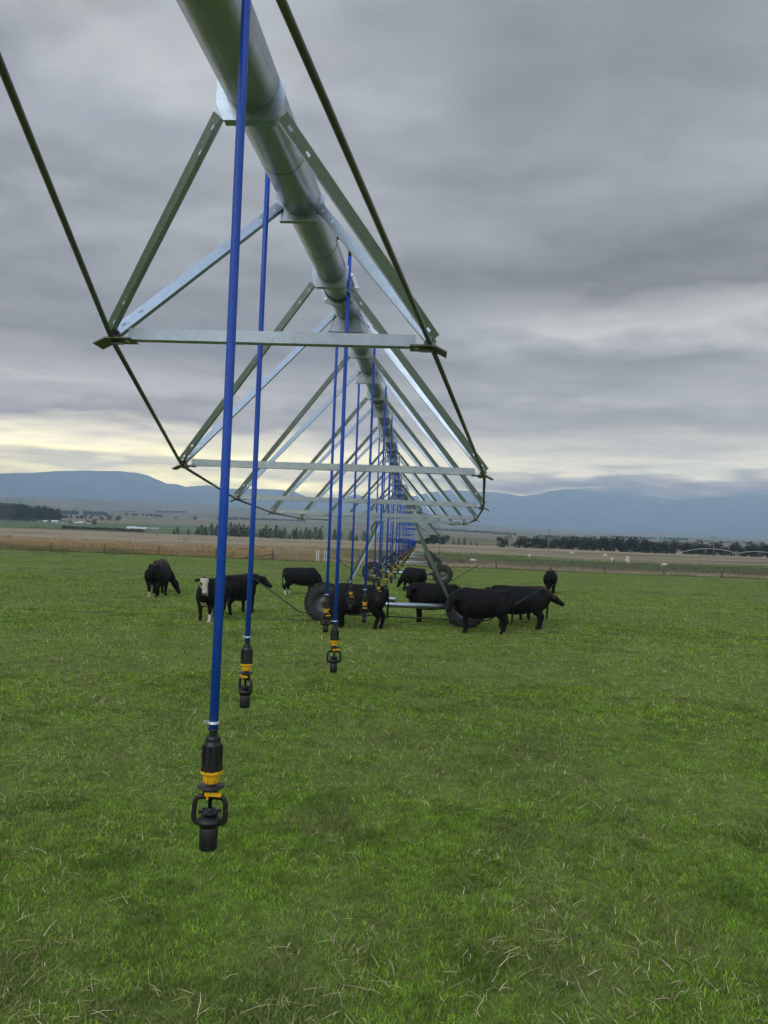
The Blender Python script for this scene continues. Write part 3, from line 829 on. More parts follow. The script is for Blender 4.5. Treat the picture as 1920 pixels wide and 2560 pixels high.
# ------------------------------------------------------------------ cattle
def fur_mat(name):
    m, nt, b = attrmat(name, 0.75, 0.2)
    v = objvec(nt)
    mp = N(nt, 'ShaderNodeMapping'); mp.inputs['Scale'].default_value = (8, 26, 14); nt.links.new(v, mp.inputs[0])
    n = noise(nt, mp.outputs[0], 2.0, 6, 0.7, 0.6)
    a = [q for q in nt.nodes if q.type == 'VERTEX_COLOR'][0].outputs[0]
    setc(nt, b, mixc(nt, 1.0, a, ramp(nt, n, [(0.3, 0.6), (0.7, 1.5)]), 'MULTIPLY'))
    bump(nt, b, n, 0.9, 0.03)
    b.inputs['Roughness'].default_value = 0.62; b.inputs['Specular IOR Level'].default_value = 0.2
    return m
M['fur'] = fur_mat('cattle_fur')
def smooth_pts(pts, k=3):
    out = []
    P = [Vector(p) for p in pts]
    for i in range(len(P) - 1):
        p0 = P[max(i - 1, 0)]; p1 = P[i]; p2 = P[i + 1]; p3 = P[min(i + 2, len(P) - 1)]
        for j in range(k):
            t = j / k
            out.append(0.5 * ((2 * p1) + (p2 - p0) * t + (2 * p0 - 5 * p1 + 4 * p2 - p3) * t * t + (3 * p1 - p0 - 3 * p2 + p3) * t ** 3))
    out.append(P[-1]); return out
def loft(mb, st, n=16, up=(0, 0, 1), k=3):
    """st: list of (pos, halfwidth, halfheight)"""
    c = smooth_pts([s_[0] for s_ in st], k)
    a = smooth_pts([(s_[1], s_[2], 0) for s_ in st], k)
    mb.tube(c, [max(q.x, .004) for q in a], n, up=up, ry=[max(q.y, .004) for q in a])
def ellipsoid(mb, c, r, rot=None):
    st = []
    vs = []; nU, nV = 10, 8
    for i in range(nV + 1):
        th = math.pi * i / nV
        for j in range(nU):
            ph = 2 * math.pi * j / nU
            p = Vector((r[0] * math.sin(th) * math.cos(ph), r[1] * math.sin(th) * math.sin(ph), r[2] * math.cos(th)))
            if rot: p = rot @ p
            vs.append(p + Vector(c))
    fs = [(i * nU + j, i * nU + (j + 1) % nU, (i + 1) * nU + (j + 1) % nU, (i + 1) * nU + j) for i in range(nV) for j in range(nU)]
    mb.add(vs, fs, True)

def build_cow(px, py, heading, label, poll, muzzle, y=None, legs=(0, 0, 0, 0), scale=1.0, coat=(0.0038, 0.0036, 0.0044), white=(), brown=0.0, seed=0, horns=False, face=None):
    loc = gpt(px, py)
    if y is not None: loc = ypt(px, py, y)
    loc.z = -.045
    mb = MB()
    poll = Vector(poll) - Vector((.06, 0, 0)); muzzle = Vector(muzzle) - Vector((.09, 0, 0))
    # trunk: deep chest, belly, rump
    loft(mb, [((-.83, 0, 1.10), .06, .07), ((-.78, 0, 1.08), .17, .17), ((-.64, 0, 1.03), .27, .28), ((-.42, 0, .955), .31, .37), ((-.15, 0, .90), .345, .42), ((.12, 0, .88), .355, .44),
              ((.36, 0, .89), .33, .44), ((.54, 0, .93), .28, .42), ((.70, 0, .99), .215, .33), ((.80, 0, 1.03), .13, .22)], 22)
    # hips and tail head, withers
    ellipsoid(mb, (-.60, .13, 1.22), (.16, .09, .08)); ellipsoid(mb, (-.60, -.13, 1.22), (.16, .09, .08))
    ellipsoid(mb, (.48, 0, 1.25), (.22, .10, .09))
    ellipsoid(mb, (.66, 0, .74), (.14, .11, .17))      # brisket
    # neck
    d = (muzzle - poll).normalized()
    b0 = Vector((.52, 0, 1.06)); b2 = poll - d * .02 + Vector((0, 0, -.03))
    mid = b0.lerp(b2, .52) + Vector((.05, 0, .015))
    loft(mb, [(b0, .21, .29), (b0.lerp(mid, .55), .175, .245), (mid, .145, .205), (b2, .105, .135)], 16)
    # head
    L_ = (muzzle - poll).length
    side = d.cross(Vector((0, 0, 1)))
    if side.length < .1: side = Vector((0, 1, 0))
    side.normalize(); upv = side.cross(d).normalized()
    P = lambda t, h=0, s=0: poll + d * (t * L_) + upv * h + side * s
    loft(mb, [(P(-.08), .07, .07), (P(.02), .105, .115), (P(.22), .130, .135), (P(.42, -.008), .098, .120), (P(.65, -.012), .078, .092), (P(.85, -.012), .078, .078), (P(.98, -.012), .072, .068), (P(1.03, -.012), .045, .045)], 16, up=tuple(upv), k=3)
    for s_ in (-1, 1):
        ellipsoid(mb, P(.30, .05, s_ * .095), (.035, .035, .035))                      # brow
        e0 = P(.02, .03, s_ * .08); e1 = P(.06, .01, s_ * .20); e2 = P(.10, -.03, s_ * .295)
        loft(mb, [(e0, .030, .024), (e1, .062, .024), (P(.08, -.01, s_ * .25), .055, .02), (e2, .018, .014)], 10, up=tuple(upv))
    # legs
    def leg(pts, rr): loft(mb, [(Vector(p), r * .9, r) for p, r in zip(pts, rr)], 12, up=(1, 0, 0), k=3)
    for i, s_ in enumerate((1, -1)):
        o = legs[i]
        leg([(.52, s_ * .14, .95), (.53, s_ * .17, .74), (.52 + o * .4, s_ * .165, .56), (.53 + o * .8, s_ * .16, .40), (.52 + o, s_ * .155, .24), (.53 + o, s_ * .155, .11), (.55 + o, s_ * .155, .035), (.56 + o, s_ * .155, .0)],
            [.17, .155, .105, .076, .056, .060, .070, .074])
    for i, s_ in enumerate((1, -1)):
        o = legs[2 + i]
        leg([(-.56, s_ * .13, 1.02), (-.56, s_ * .17, .84), (-.50 + o * .3, s_ * .18, .66), (-.60 + o * .6, s_ * .165, .50), (-.665 + o * .8, s_ * .155, .42), (-.62 + o, s_ * .15, .24), (-.60 + o, s_ * .15, .11), (-.575 + o, s_ * .15, .035), (-.56 + o, s_ * .15, .0)],
            [.23, .225, .175, .105, .080, .058, .060, .070, .074])
    # tail
    loft(mb, [((-.78, 0, 1.24), .035, .035), ((-.84, .01, 1.12), .03, .03), ((-.855, .02, .85), .028, .028), ((-.84, .03, .62), .032, .032), ((-.835, .03, .45), .045, .038), ((-.83, .03, .33), .02, .02)], 8, up=(1, 0, 0))
    tmp = mb.build('tmp', M['fur'])
    md = tmp.modifiers.new('r', 'REMESH'); md.mode = 'VOXEL'; md.voxel_size = 0.022
    md2 = tmp.modifiers.new('s', 'SMOOTH'); md2.factor = 0.5; md2.iterations = 5
    dg = bpy.context.evaluated_depsgraph_get()
    me = bpy.data.meshes.new_from_object(tmp.evaluated_get(dg))
    bpy.data.objects.remove(tmp)
    n = len(me.vertices)
    co = np.empty(n * 3, np.float32); me.vertices.foreach_get('co', co); co = co.reshape(-1, 3)
    # shaggy, muscled surface
    no = np.empty(n * 3, np.float32); me.vertices.foreach_get('normal', no); no = no.reshape(-1, 3)
    dsp = (fbm(co[:, 0] * 6 + seed, co[:, 2] * 6 + co[:, 1] * 5, 3) - .5) * .03 * np.clip((co[:, 2] - .2) / .4, 0.1, 1)
    co = co + no * dsp[:, None]
    me.vertices.foreach_set('co', co.astype(np.float32).ravel())
    me.polygons.foreach_set('use_smooth', np.ones(len(me.polygons), bool)); me.update()
    C = np.tile(np.array(coat), (n, 1))
    if brown:
        t = np.clip((co[:, 2] - .75) / .5, 0, 1) * brown * (0.5 + fbm(co[:, 0] * 5, co[:, 1] * 5 + co[:, 2] * 4, 3))
        C = C + (np.array([0.055, 0.022, 0.012]) - C) * np.clip(t, 0, 1)[:, None]
    W = np.array([0.55, 0.50, 0.42])
    def paint(mask, col): C[mask] = col
    nz_ = fbm(co[:, 0] * 14 + 3, co[:, 2] * 14 + co[:, 1] * 9, 3)
    rel = co - np.array(poll); tt = rel @ np.array(d) / L_; ss = rel @ np.array(side); uu = rel @ np.array(upv)
    if 'face' in white:
        hd = (tt > -.05 + .1 * nz_) & (tt < 1.1) & (np.abs(ss) < .125) & (np.abs(uu) < .17)
        paint(hd, W)
        paint(hd & (((tt - .36) ** 2) / .014 + ((np.abs(ss) - .108) ** 2) / .0007 < 1) & (uu > -.04), np.array([.02, .015, .012]))
        paint(hd & (tt > .90) & (uu > -.06), np.array([.16, .07, .06]))
        paint(hd & (tt > .86) & (tt < .98) & (np.abs(np.abs(ss) - .04) < .018) & (uu > 0), np.array([.03, .02, .02]))
    if 'poll' in white: paint((tt > -.15) & (tt < .35 + .2 * nz_) & (np.abs(ss) < .12) & (uu > .0) & (uu < .18), W)
    if 'chest' in white: paint((co[:, 0] > .5) & (co[:, 2] < .58 + .08 * nz_) & (co[:, 2] > .50) & (np.abs(co[:, 1]) < .07 + .05 * nz_), W)
    if 'belly' in white: paint((co[:, 2] < .58 + .08 * (nz_ - .5)) & (np.abs(co[:, 0]) < .35) & (np.abs(co[:, 1]) < .16) & (co[:, 2] > .40), W)
    for key, (sx, sy) in {'fl': (1, 1), 'fr': (1, -1), 'hl': (-1, 1), 'hr': (-1, -1)}.items():
        if key in white: paint((co[:, 2] < .24 + .05 * nz_) & (co[:, 0] * sx > .2) & (co[:, 1] * sy > 0) & (np.abs(co[:, 0]) < .85), W)
    at = me.color_attributes.new('Col', 'FLOAT_COLOR', 'POINT')
    c4 = np.ones((n, 4), np.float32); c4[:, :3] = C; at.data.foreach_set('color', c4.ravel())
    me.materials.clear(); me.materials.append(M['fur']); me.name = 'cow'
    o = bpy.data.objects.new('cow', me); COL.objects.link(o)
    o.location = loc; o.rotation_euler = (0, 0, R(heading)); o.scale = (scale * .98, scale, scale)
    tag(o, label, 'cow', 'black beef cattle in the pasture')
    return o
GZ = ((1.02, 0, .62), (1.22, 0, .14))            # grazing straight ahead
build_cow(394, 1491, 92, 'black cow grazing on the far left in front of a brownish one', (.84, -.36, .62), (.90, -.62, .14), legs=(.05, -.05, .05, -.02), white=('hl',), seed=1, scale=1.07)
build_cow(399, 1481, 103, 'brown-backed black cow grazing hidden behind the far left black cow', (1.0, .1, .62), (1.12, .15, .16), brown=1.6, scale=1.13, seed=2)
build_cow(528, 1549, -96, 'black cow with white face and white sock staring at the camera', (.92, .05, 1.33), (1.10, .16, .86), legs=(.03, -.02, .06, -.05), white=('face', 'chest', 'fl'), seed=3)
build_cow(592, 1534, 66, 'black cow facing right, partly behind the second blue hose', (.92, -.28, 1.18), (1.02, -.68, .92), legs=(.02, .08, -.04, .05), scale=1.03, seed=4)
build_cow(750, 1487, 8, 'black cow grazing side-on with white hind feet, left of the tyre', GZ[0], GZ[1], legs=(.14, -.12, .08, -.10), white=('hl', 'hr', 'belly'), scale=.98, seed=5)
build_cow(896, 1567, 180, 'big black cow with lowered head in front of the left tyre', (.84, .12, .64), (.80, .22, .16), y=22.5, legs=(.02, -.04, .10, -.06), scale=1.03, seed=6)
build_cow(1034, 1477, 128, 'black cow grazing under the line beside the second tower wheel', (1.0, .12, .66), (1.16, .30, .24), y=39.5, legs=(.05, -.05, .05, -.05), white=('hl',), seed=7)
build_cow(1085, 1563, 180, 'black cow with raised head standing behind the base beam', (.86, .22, 1.16), (.98, .56, .88), y=24.95, legs=(.0, -.07, .05, -.05), scale=1.02, seed=8)
build_cow(1207, 1576, 180, 'black cow broadside right of centre, head low over the beam end', (.95, .18, 1.04), (1.14, .34, .68), y=22.7, legs=(.0, -.05, .06, -.03), seed=9, scale=1.03)
build_cow(1298, 1568, 172, 'black cow behind the right guard rail, rump to the right', (1.0, 0, 1.18), (1.32, .04, .90), y=24.55, legs=(.04, -.04, .03, -.04), seed=10, scale=1.04)
build_cow(1310, 1555, 0, 'dark brown cow stretching its neck out right behind the others', (1.0, -.03, .96), (1.42, -.08, .74), y=26.0, brown=0.6, seed=11, scale=1.0)
build_cow(1311, 1545, -96, 'black cow with white poll just peeping over the backs', (.86, 0, 1.22), (1.20, .0, .98), y=27.7, white=('face', 'poll'), seed=12, scale=.92)
build_cow(1376, 1484, 76, 'black cow seen from behind, grazing alone on the right', (1.0, .10, .60), (1.14, .18, .14), legs=(.03, -.03, .04, -.02), seed=13, scale=1.03)

# ------------------------------------------------------------------ sheep
def build_sheep():
    root = empty('sheep')
    mb = MB()
    loft(mb, [((-.46, 0, .52), .08, .08), ((-.40, 0, .52), .19, .19), ((-.1, 0, .50), .25, .24), ((.2, 0, .51), .23, .22), ((.38, 0, .54), .14, .16), ((.46, 0, .56), .07, .08)], 14)
    loft(mb, [((.32, 0, .58), .13, .14), ((.46, 0, .50), .10, .10), ((.56, 0, .34), .08, .085)], 10)
    mb.build('fleece', M['fleece'], root)
    mb = MB()
    loft(mb, [((.53, 0, .38), .055, .06), ((.60, 0, .28), .06, .06), ((.66, 0, .16), .04, .04), ((.68, 0, .12), .03, .03)], 10)
    for s_ in (-1, 1): ellipsoid(mb, (.56, s_ * .09, .36), (.025, .06, .018))
    mb.build('head', M['sheepskin'], root)
    for sx in (-.3, .27):
        for s_ in (-1, 1):
            mb = MB(); loft(mb, [((sx, s_ * .11, .40), .05, .05), ((sx + .01, s_ * .11, .2), .028, .028), ((sx, s_ * .11, .0), .028, .028)], 8, up=(1, 0, 0)); mb.build('leg', M['sheepskin'], root)
    return root
M['fleece'] = simple('sheep_fleece', (0.60, 0.53, 0.42), 0.95, 0, 0.2, 12, 1.0, 0.03)
M['sheepskin'] = simple('sheep_face', (0.38, 0.34, 0.29), 0.9, 0, 0.2, 20)
def on_ground(px, py, D0=60, D1=4000):
    """walk along the pixel ray until it meets the terrain"""
    d = pix_dir(px, py); d = d / math.hypot(d.x, d.y)
    t = D0
    while t < D1:
        p = CO + d * t
        if p.z <= gz(p.x, p.y): return Vector((p.x, p.y, gz(p.x, p.y)))
        t *= 1.004
    return Vector((p.x, p.y, gz(p.x, p.y)))
shp = [(1324, 1399, 70, 'sheep standing leftmost of the flock in the green paddock'), (1429, 1389, 130, 'sheep farthest back, upper left of the flock'), (1513, 1396, 215, 'whitest sheep in the middle of the flock'),
       (1530, 1408, 250, 'dull brownish sheep below the whitest one'), (1569, 1403, 100, 'rear one of the two sheep standing one behind the other'), (1568, 1413, 275, 'front one of the two sheep standing one behind the other'),
       (1182, 1404, 10, 'sheep lying low by the fence near the third tower'), (1661, 1419, 200, 'small sheep close behind the fence on the right')]
sh0 = build_sheep()
for i, (px, py, hd, lab) in enumerate(shp):
    o = sh0 if i == 0 else copy_tree(sh0)
    o.location = on_ground(px, py); o.rotation_euler = (0, 0, R(hd)); o.scale = (1.2, 1.2, 1.35) if i < 6 else (.9,) * 3
    if i == 6: o.location.z -= .25
    tag(o, lab, 'sheep', 'sheep beyond the fence')
    print('sheep', tuple(round(q, 1) for q in o.location))

# ------------------------------------------------------------------ fence and gate
def posts():
    base = gpt(126, 1378)
    fx = lambda px: None
    def on_fence(px):
        d = pix_dir(px, 1400); # horizontal azimuth only
        k = d.x / d.y
        y = (FY0 + FSL * CAM_X) / (1 - FSL * k); return Vector((CAM_X + k * y, y, 0))
    fence = empty('post_and_wire_fence', (0, FY0, 0))
    tag(fence, 'timber post and wire fence along the far edge of the pasture', 'fence')
    pxs = [-300, -160, -12, 126, 259, 396, 539, 682, 813, 965, 1103, 1241, 1377, 1513, 1660, 1805, 1950, 2095]
    P0 = []
    for i, px in enumerate(pxs):
        p = on_fence(px); P0.append(p)
        z = gz(p.x, p.y)
        big = px in (682, 813)
        mb = MB(); h = 1.22 if big else 1.02
        tl = rnd.uniform(-.02, .02)
        mb.tube([(0, 0, -.2), (tl * .5, 0, h * .5), (tl, 0, h)], [.12, .115, .11] if big else [.085, .082, .078], 10, up=(1, 0, 0))
        mb.build('post', M['wood'], fence, (p.x, p.y - FY0, z))
    a, b = P0[0], P0[-1]
    gl, gr = P0[pxs.index(682)], P0[pxs.index(813)]
    for zz_ in (.25, .42, .60, .78, .93):
        for (q, r_) in ((a, gl), (gr, b)):
            mb = MB(); mb.tube([(q.x, q.y - FY0, zz_), (r_.x, r_.y - FY0, zz_)], .006, 5); mb.build('wire', M['wire'], fence)
    # sloping stays at the gate strainers
    for p, s_ in ((gl, -1), (gr, 1)):
        mb = MB(); mb.tube([(p.x + s_ * .1, p.y - FY0 - .02, .62), (p.x + s_ * 3.4, p.y - FY0 - .9, .04)], .05, 8); mb.build('stay', M['wood'], fence)
    g = empty('field_gate', (gl.x, gl.y, 0)); tag(g, 'wide grey tubular field gate between two timber posts', 'gate')
    L_ = (gr - gl).length - 1.0; dirn = (gr - gl).normalized()
    pt = lambda t, z: (dirn.x * t, dirn.y * t, z)
    mb = MB()
    for z in (.18, 1.08): mb.tube([pt(.22, z), pt(L_, z)], .03, 8)
    for t in (.22, L_): mb.tube([pt(t, .18), pt(t, 1.08)], .03, 8)
    mb.build('gate_frame', M['gate'], g)
    mb = MB()
    for i in range(1, 6): mb.tube([pt(.22, .18 + .15 * i), pt(L_, .18 + .15 * i)], .008, 6)
    for i in range(1, 3): mb.tube([pt(.22 + (L_ - .22) * i / 3, .18), pt(.22 + (L_ - .22) * i / 3, 1.08)], .014, 6)
    mb.build('gate_mesh', M['gate'], g)
    g2 = empty('gate_panel', (gr.x, gr.y, 0)); tag(g2, 'small white barred panel at the right end of the field gate', 'gate')
    for k, t in enumerate((-.95, -.72, -.1, .12, .38)):
        mb = MB(); mb.box((t, -.15, .62), (.07, .05, 1.15)); mb.build('bar', M['white'], g2)
    for z in (.3, 1.12):
        mb = MB(); mb.box((.14, -.12, z), (.6, .04, .05)); mb.build('rail', M['white'], g2)
posts()

# ------------------------------------------------------------------ trees
def quad_cloud(P, S, nrm=None, flat=0.6):
    n = len(P)
    a = rs.randn(n, 3); a /= np.linalg.norm(a, axis=1)[:, None]
    b = rs.randn(n, 3); b = b - a * (a * b).sum(1)[:, None]; b /= np.linalg.norm(b, axis=1)[:, None]
    S = np.asarray(S)[:, None]
    V = np.stack([P - a * S * .5, P + b * S * flat * .5, P + a * S * .5, P - b * S * flat * .5], 1).reshape(-1, 3)
    Fq = np.arange(n * 4).reshape(-1, 4)
    return V, Fq
def conifer_mesh(h, r, n=520, seed=0):
    q = np.random.RandomState(seed)
    t = q.rand(n) ** 0.85
    lean = q.uniform(-.03, .03)
    wh = .80 + .2 * np.cos(t * 34 + q.rand() * 6)
    rad = r * (1 - t) ** .75 * wh * (0.35 + .65 * q.rand(n) ** .5) + .05
    ph = q.rand(n) * 6.283
    lump = 1 + .25 * np.sin(ph * 2 + q.rand() * 6) + .15 * np.sin(ph * 5 + t * 9)
    P = np.stack([np.cos(ph) * rad * lump + lean * t * h, np.sin(ph) * rad * lump, h * (.06 + .94 * t)], 1)
    S = (.16 + .20 * q.rand(n)) * h / 5 * (1.25 - .6 * t)
    return quad_cloud(P, S, flat=.7)
def broad_mesh(h, w, n=900, seed=0, low=.0):
    q = np.random.RandomState(seed)
    nb = 9
    P = []; 
    for i in range(nb):
        cz = h * (low + .12 + .66 * (i / nb) + .06 * q.rand()); a = q.rand() * 6.283; rr = w * .30 * q.rand() ** .5
        c = np.array([math.cos(a) * rr * 1.3, math.sin(a) * rr, cz]); R3 = np.array([w * (.16 + .12 * q.rand()), w * (.16 + .12 * q.rand()), h * (.14 + .12 * q.rand())])
        m = n // nb
        d = q.randn(m, 3); d /= np.linalg.norm(d, axis=1)[:, None]
        P.append(c + d * R3 * (.45 + .6 * q.rand(m)[:, None]))
    P = np.concatenate(P); P = P[P[:, 2] > h * low * .7]
    S = (.32 + .35 * q.rand(len(P))) * h / 8
    return quad_cloud(P, S, flat=.7)
def make_tree(name, V, Fq, mat, trunk_h, trunk_r, lean=0):
    root = empty(name)
    mb = MB(); mb.tube([(0, 0, -.3), (lean * .5, 0, trunk_h * .5), (lean, 0, trunk_h)], [trunk_r, trunk_r * .7, trunk_r * .3], 7, up=(1, 0, 0))
    for k in range(3):
        a = k * 2.2 + .4; z = trunk_h * (.35 + .15 * k)
        mb.tube([(0, 0, z), (math.cos(a) * trunk_h * .22, math.sin(a) * trunk_h * .22, z + trunk_h * .25)], [trunk_r * .4, trunk_r * .12], 5, up=(1, 0, 0))
    mb.build('trunk', M['bark'], root)
    o = npmesh('crown', V, Fq, mat, None, False, 4); o.parent = root
    return root
kinds = {'con': [], 'mac': [], 'pine': []}
def proto(kind, i):
    lst = kinds[kind]
    while len(lst) <= i:
        k = len(lst)
        if kind == 'con': V, Fq = conifer_mesh(5.0, 1.25 + .12 * k, 560, 40 + k); lst.append(('conifer', V, Fq, M['conifer'], 4.0, .13))
        elif kind == 'mac': V, Fq = broad_mesh(8.0, 8.8, 1500, 60 + k, .0); lst.append(('shelter_tree', V, Fq, M['macro'], 5.5, .35))
        else: V, Fq = broad_mesh(20.0, 10.0, 800, 80 + k, .05); lst.append(('plantation_tree', V, Fq, M['macro'], 16, .4))
    return lst[i]
made = {}
def put_tree(kind, var, px, pbase, ptop, label, group, D, mat=None, name=None, wscale=1.0, cat='tree'):
    """stand a tree on the terrain at distance D in the direction of px; height from its measured angular size"""
    key = (kind, var, mat.name if mat else '')
    d = pix_dir(px, pbase); d = d / math.hypot(d.x, d.y)
    x, y = CO.x + d.x * D, CO.y + d.y * D; z = gz(x, y)
    h = (pbase - ptop) * D / F
    nm, V, Fq, m_, th, tr = proto(kind, var)
    if key not in made: made[key] = o = make_tree(name or nm, V, Fq, mat or m_, th, tr)
    else: o = copy_tree(made[key]); o.name = name or nm
    base = {'con': 5.0, 'mac': 8.0, 'pine': 20.0}[kind]
    s_ = h / base
    o.location = (x, y, z - .1); o.rotation_euler = (0, 0, rnd.uniform(0, 6.28)); o.scale = (s_ * wscale, s_ * wscale, s_)
    tag(o, label, cat, group)
    return o
# conifer row, left of the line (about 420 m off)
cz = [(95, 275, 30), (120, 275, 46), (195, 277, 36), (258, 280, 48), (287, 280, 62), (313, 281, 56), (353, 282, 72), (390, 284, 66), (415, 286, 52), (448, 287, 60), (485, 287, 84), (515, 289, 78), (545, 290, 82), (575, 291, 76), (606, 292, 66), (636, 293, 70),
      (690, 296, 52), (710, 297, 58), (732, 297, 78), (760, 299, 62), (803, 300, 80), (830, 300, 58), (858, 301, 70), (890, 303, 32), (921, 303, 62), (938, 303, 68), (972, 304, 60), (1008, 305, 72), (1035, 306, 66), (1075, 307, 76), (1108, 308, 72), (1205, 308, 68), (1240, 309, 70), (1322, 311, 66), (1358, 312, 38), (1410, 313, 64)]
for i, (zx, zb, zh) in enumerate(cz):
    px = 400 + zx * .3617; pb = 1240 + zb * .3617
    put_tree('con', i % 5, px, pb, pb - zh * .3617 * 1.18, '%s conifer from the left in the row beyond the tan paddock' % nth(i), 'row of conifers left of the line', 415 + (i % 3) * 4, wscale=1.6)
# dark trees behind the line and the shelterbelt on the right
mz = [(-250, 150, 95, 'con'), (-205, 155, 92, 'mac'), (-170, 157, 95, 'mac'), (-135, 158, 95, 'mac'), (-100, 160, 96, 'mac'), (-60, 160, 100, 'mac'), (-25, 163, 105, 'mac'), (15, 166, 107, 'mac'), (68, 168, 138, 'con'), (95, 169, 136, 'con'), (122, 169, 130, 'con'), (155, 170, 148, 'con'), (186, 171, 152, 'con'),
      (316, 176, 113, 'mac'), (400, 182, 118, 'mac'), (432, 182, 120, 'mac'), (468, 183, 118, 'mac'), (508, 185, 124, 'mac'), (535, 186, 128, 'mac'), (575, 187, 120, 'mac'), (608, 188, 122, 'mac'), (640, 189, 121, 'mac'), (675, 190, 123, 'mac'), (708, 192, 120, 'mac'),
      (745, 193, 119, 'mac'), (778, 195, 124, 'mac'), (812, 196, 119, 'mac'), (845, 197, 120, 'mac'), (880, 198, 118, 'mac'), (915, 199, 125, 'mac'), (950, 200, 120, 'mac'), (985, 202, 130, 'mac'), (1020, 204, 134, 'mac'), (1050, 206, 140, 'mac'), (1078, 208, 150, 'mac'),
      (1112, 206, 142, 'mac'), (1150, 208, 146, 'mac'), (1185, 210, 138, 'mac'), (1235, 208, 148, 'mac'), (1275, 210, 140, 'mac'), (1310, 211, 152, 'mac'), (1355, 212, 150, 'mac'), (1392, 213, 142, 'mac'), (1428, 213, 165, 'mac'), (1472, 214, 144, 'mac'), (1535, 216, 158, 'mac'), (1575, 217, 148, 'mac'), (1612, 219, 150, 'mac'), (1655, 221, 152, 'mac'), (1700, 222, 155, 'mac'), (1750, 224, 150, 'mac')]
for i, (zx, zb, zt, kd) in enumerate(mz):
    px = 1100 + zx * .494; pb = 1280 + zb * .494; pt_ = 1280 + zt * .494
    cnt = 'small conifer' if kd == 'con' else 'dark evergreen'
    ordi = sum(1 for q in mz[:i] if q[3] == kd)
    lab = '%s %s from the left in the shelterbelt right of the line' % (nth(ordi) if ordi < len(ORD) else 'one of the last', cnt)
    put_tree(kd, (i * 3) % 6 if kd == 'mac' else i % 5, px, pb, pt_ - 1, lab, 'shelterbelt trees right of the line', 400 + (i % 4) * 6, wscale=1.25 if kd == 'mac' else 1.3)

# plantation far left
pz_ = [(-60, 295, 130), (-25, 295, 128), (8, 297, 135), (35, 297, 126), (62, 298, 138), (88, 298, 130), (112, 299, 126), (138, 299, 134), (162, 300, 142), (188, 300, 136), (214, 301, 138), (240, 301, 132), (268, 302, 146), (290, 302, 142), (318, 303, 158), (345, 303, 150), (372, 303, 158), (398, 304, 146), (428, 304, 158), (450, 305, 150), (492, 305, 154), (515, 305, 158), (545, 306, 168), (575, 306, 172), (600, 300, 190)]
for i, (zx, zb, zt) in enumerate(pz_):
    px = zx * .2411; pb = 1240 + zb * .2411
    put_tree('pine', i % 5, px, pb, 1240 + zt * .2411 - 1, '%s tall pine from the left in the far left plantation' % nth(i), 'plantation pines at the far left', 1120 + (i % 3) * 25, wscale=1.15,
             mat=M['bare'] if i < 7 else None)
put_tree('mac', 1, 219, 1315, 1301, 'yellow autumn tree beside the distant farm sheds', None, 1050, mat=M['autumn'], name='autumn_tree', wscale=.9)
put_tree('mac', 2, 233, 1320, 1302, 'bare grey-brown tree right of the yellow autumn tree', None, 1000, mat=M['bare'], name='bare_tree', wscale=.9)
put_tree('mac', 3, 272, 1300, 1283, 'bare brown tree between two dark bushes on the far left slope', None, 1550, mat=M['bare'], name='bare_tree', wscale=1.1)
put_tree('mac', 4, 254, 1300, 1290, 'low dark bushy tree left of the bare tree on the slope', None, 1540, name='dark_tree', wscale=1.6)
put_tree('mac', 5, 293, 1302, 1288, 'rounded dark tree right of the bare tree on the slope', None, 1560, name='dark_tree', wscale=1.5)
put_tree('mac', 0, 228, 1297, 1287, 'grey bare tree at the right end of the far hedge', None, 1650, mat=M['bare'], name='bare_tree', wscale=1.4)
put_tree('mac', 2, 486, 1294, 1283, 'dark tree on the distant brown rise left of the second hose', None, 2300, name='dark_tree', wscale=1.5)
put_tree('mac', 3, 440, 1291, 1284, 'small dark tree on the distant brown rise, left of its larger neighbour', None, 2400, name='dark_tree', wscale=1.6)
put_tree('mac', 5, 806, 1318, 1311, 'lone dark bush on the far plain between the hoses', None, 1700, name='dark_bush', wscale=1.1)

# far shelterbelts: each reads as one mass
def belt(px0, pb0, px1, pb1, hpx, D0, D1, label, gap=0.0, mat=None, n=900):
    q = np.random.RandomState(int(px0) + 500)
    t = q.rand(n)
    keep = (vnoise(t * 18 + px0, t * 0 + 3) > gap); t = t[keep]
    pts = []; S = []
    for tt in t:
        px = px0 + (px1 - px0) * tt; pb = pb0 + (pb1 - pb0) * tt; D = D0 + (D1 - D0) * tt + q.uniform(-12, 12)
        d = pix_dir(px, pb); d = d / math.hypot(d.x, d.y)
        h = hpx * D / F * (.75 + .5 * float(vnoise(tt * 30 + px0, 7.0)))
        x, y = CO.x + d.x * D, CO.y + d.y * D
        zb = max(gz(x, y), 0)
        pts.append((x, y, zb + h * (q.rand() ** .8) * .95)); S.append(hpx * D / F * (.35 + .3 * q.rand()))
    V, Fq = quad_cloud(np.array(pts), np.array(S), flat=.8)
    o = npmesh('shelterbelt', V, Fq, mat or M['hedge'], None, False, 4)
    tag(o, label, 'shelterbelt', None, 'stuff')
def zt2(x, y): return (x * .2411, 1240 + y * .2411)
belt(*zt2(470, 120), *zt2(1120, 160), 8.5, 2300, 2300, 'dark shelterbelt across the upper left plain', .12)
belt(*zt2(600, 218), *zt2(895, 238), 6.5, 1650, 1650, 'low dark hedge right of the plantation', .2)
belt(*zt2(-40, 95), *zt2(240, 100), 6, 2900, 2900, 'distant tree belt at the far left edge', .15)
belt(*zt2(1020, 110), *zt2(1420, 136), 4, 3400, 3400, 'faint tree belt on the far left plain', .3)
belt(*zt2(1300, 178), *zt2(1680, 205), 6, 2500, 2500, 'scattered dark trees above the far green paddock', .35)
belt(390, 1273, 470, 1280, 6, 3600, 3600, 'pale distant tree belt left of the near hose', .2)
belt(*(640, 1300), *(765, 1306), 5, 2500, 2500, 'dark tree belt on the plain behind the truss', .15)
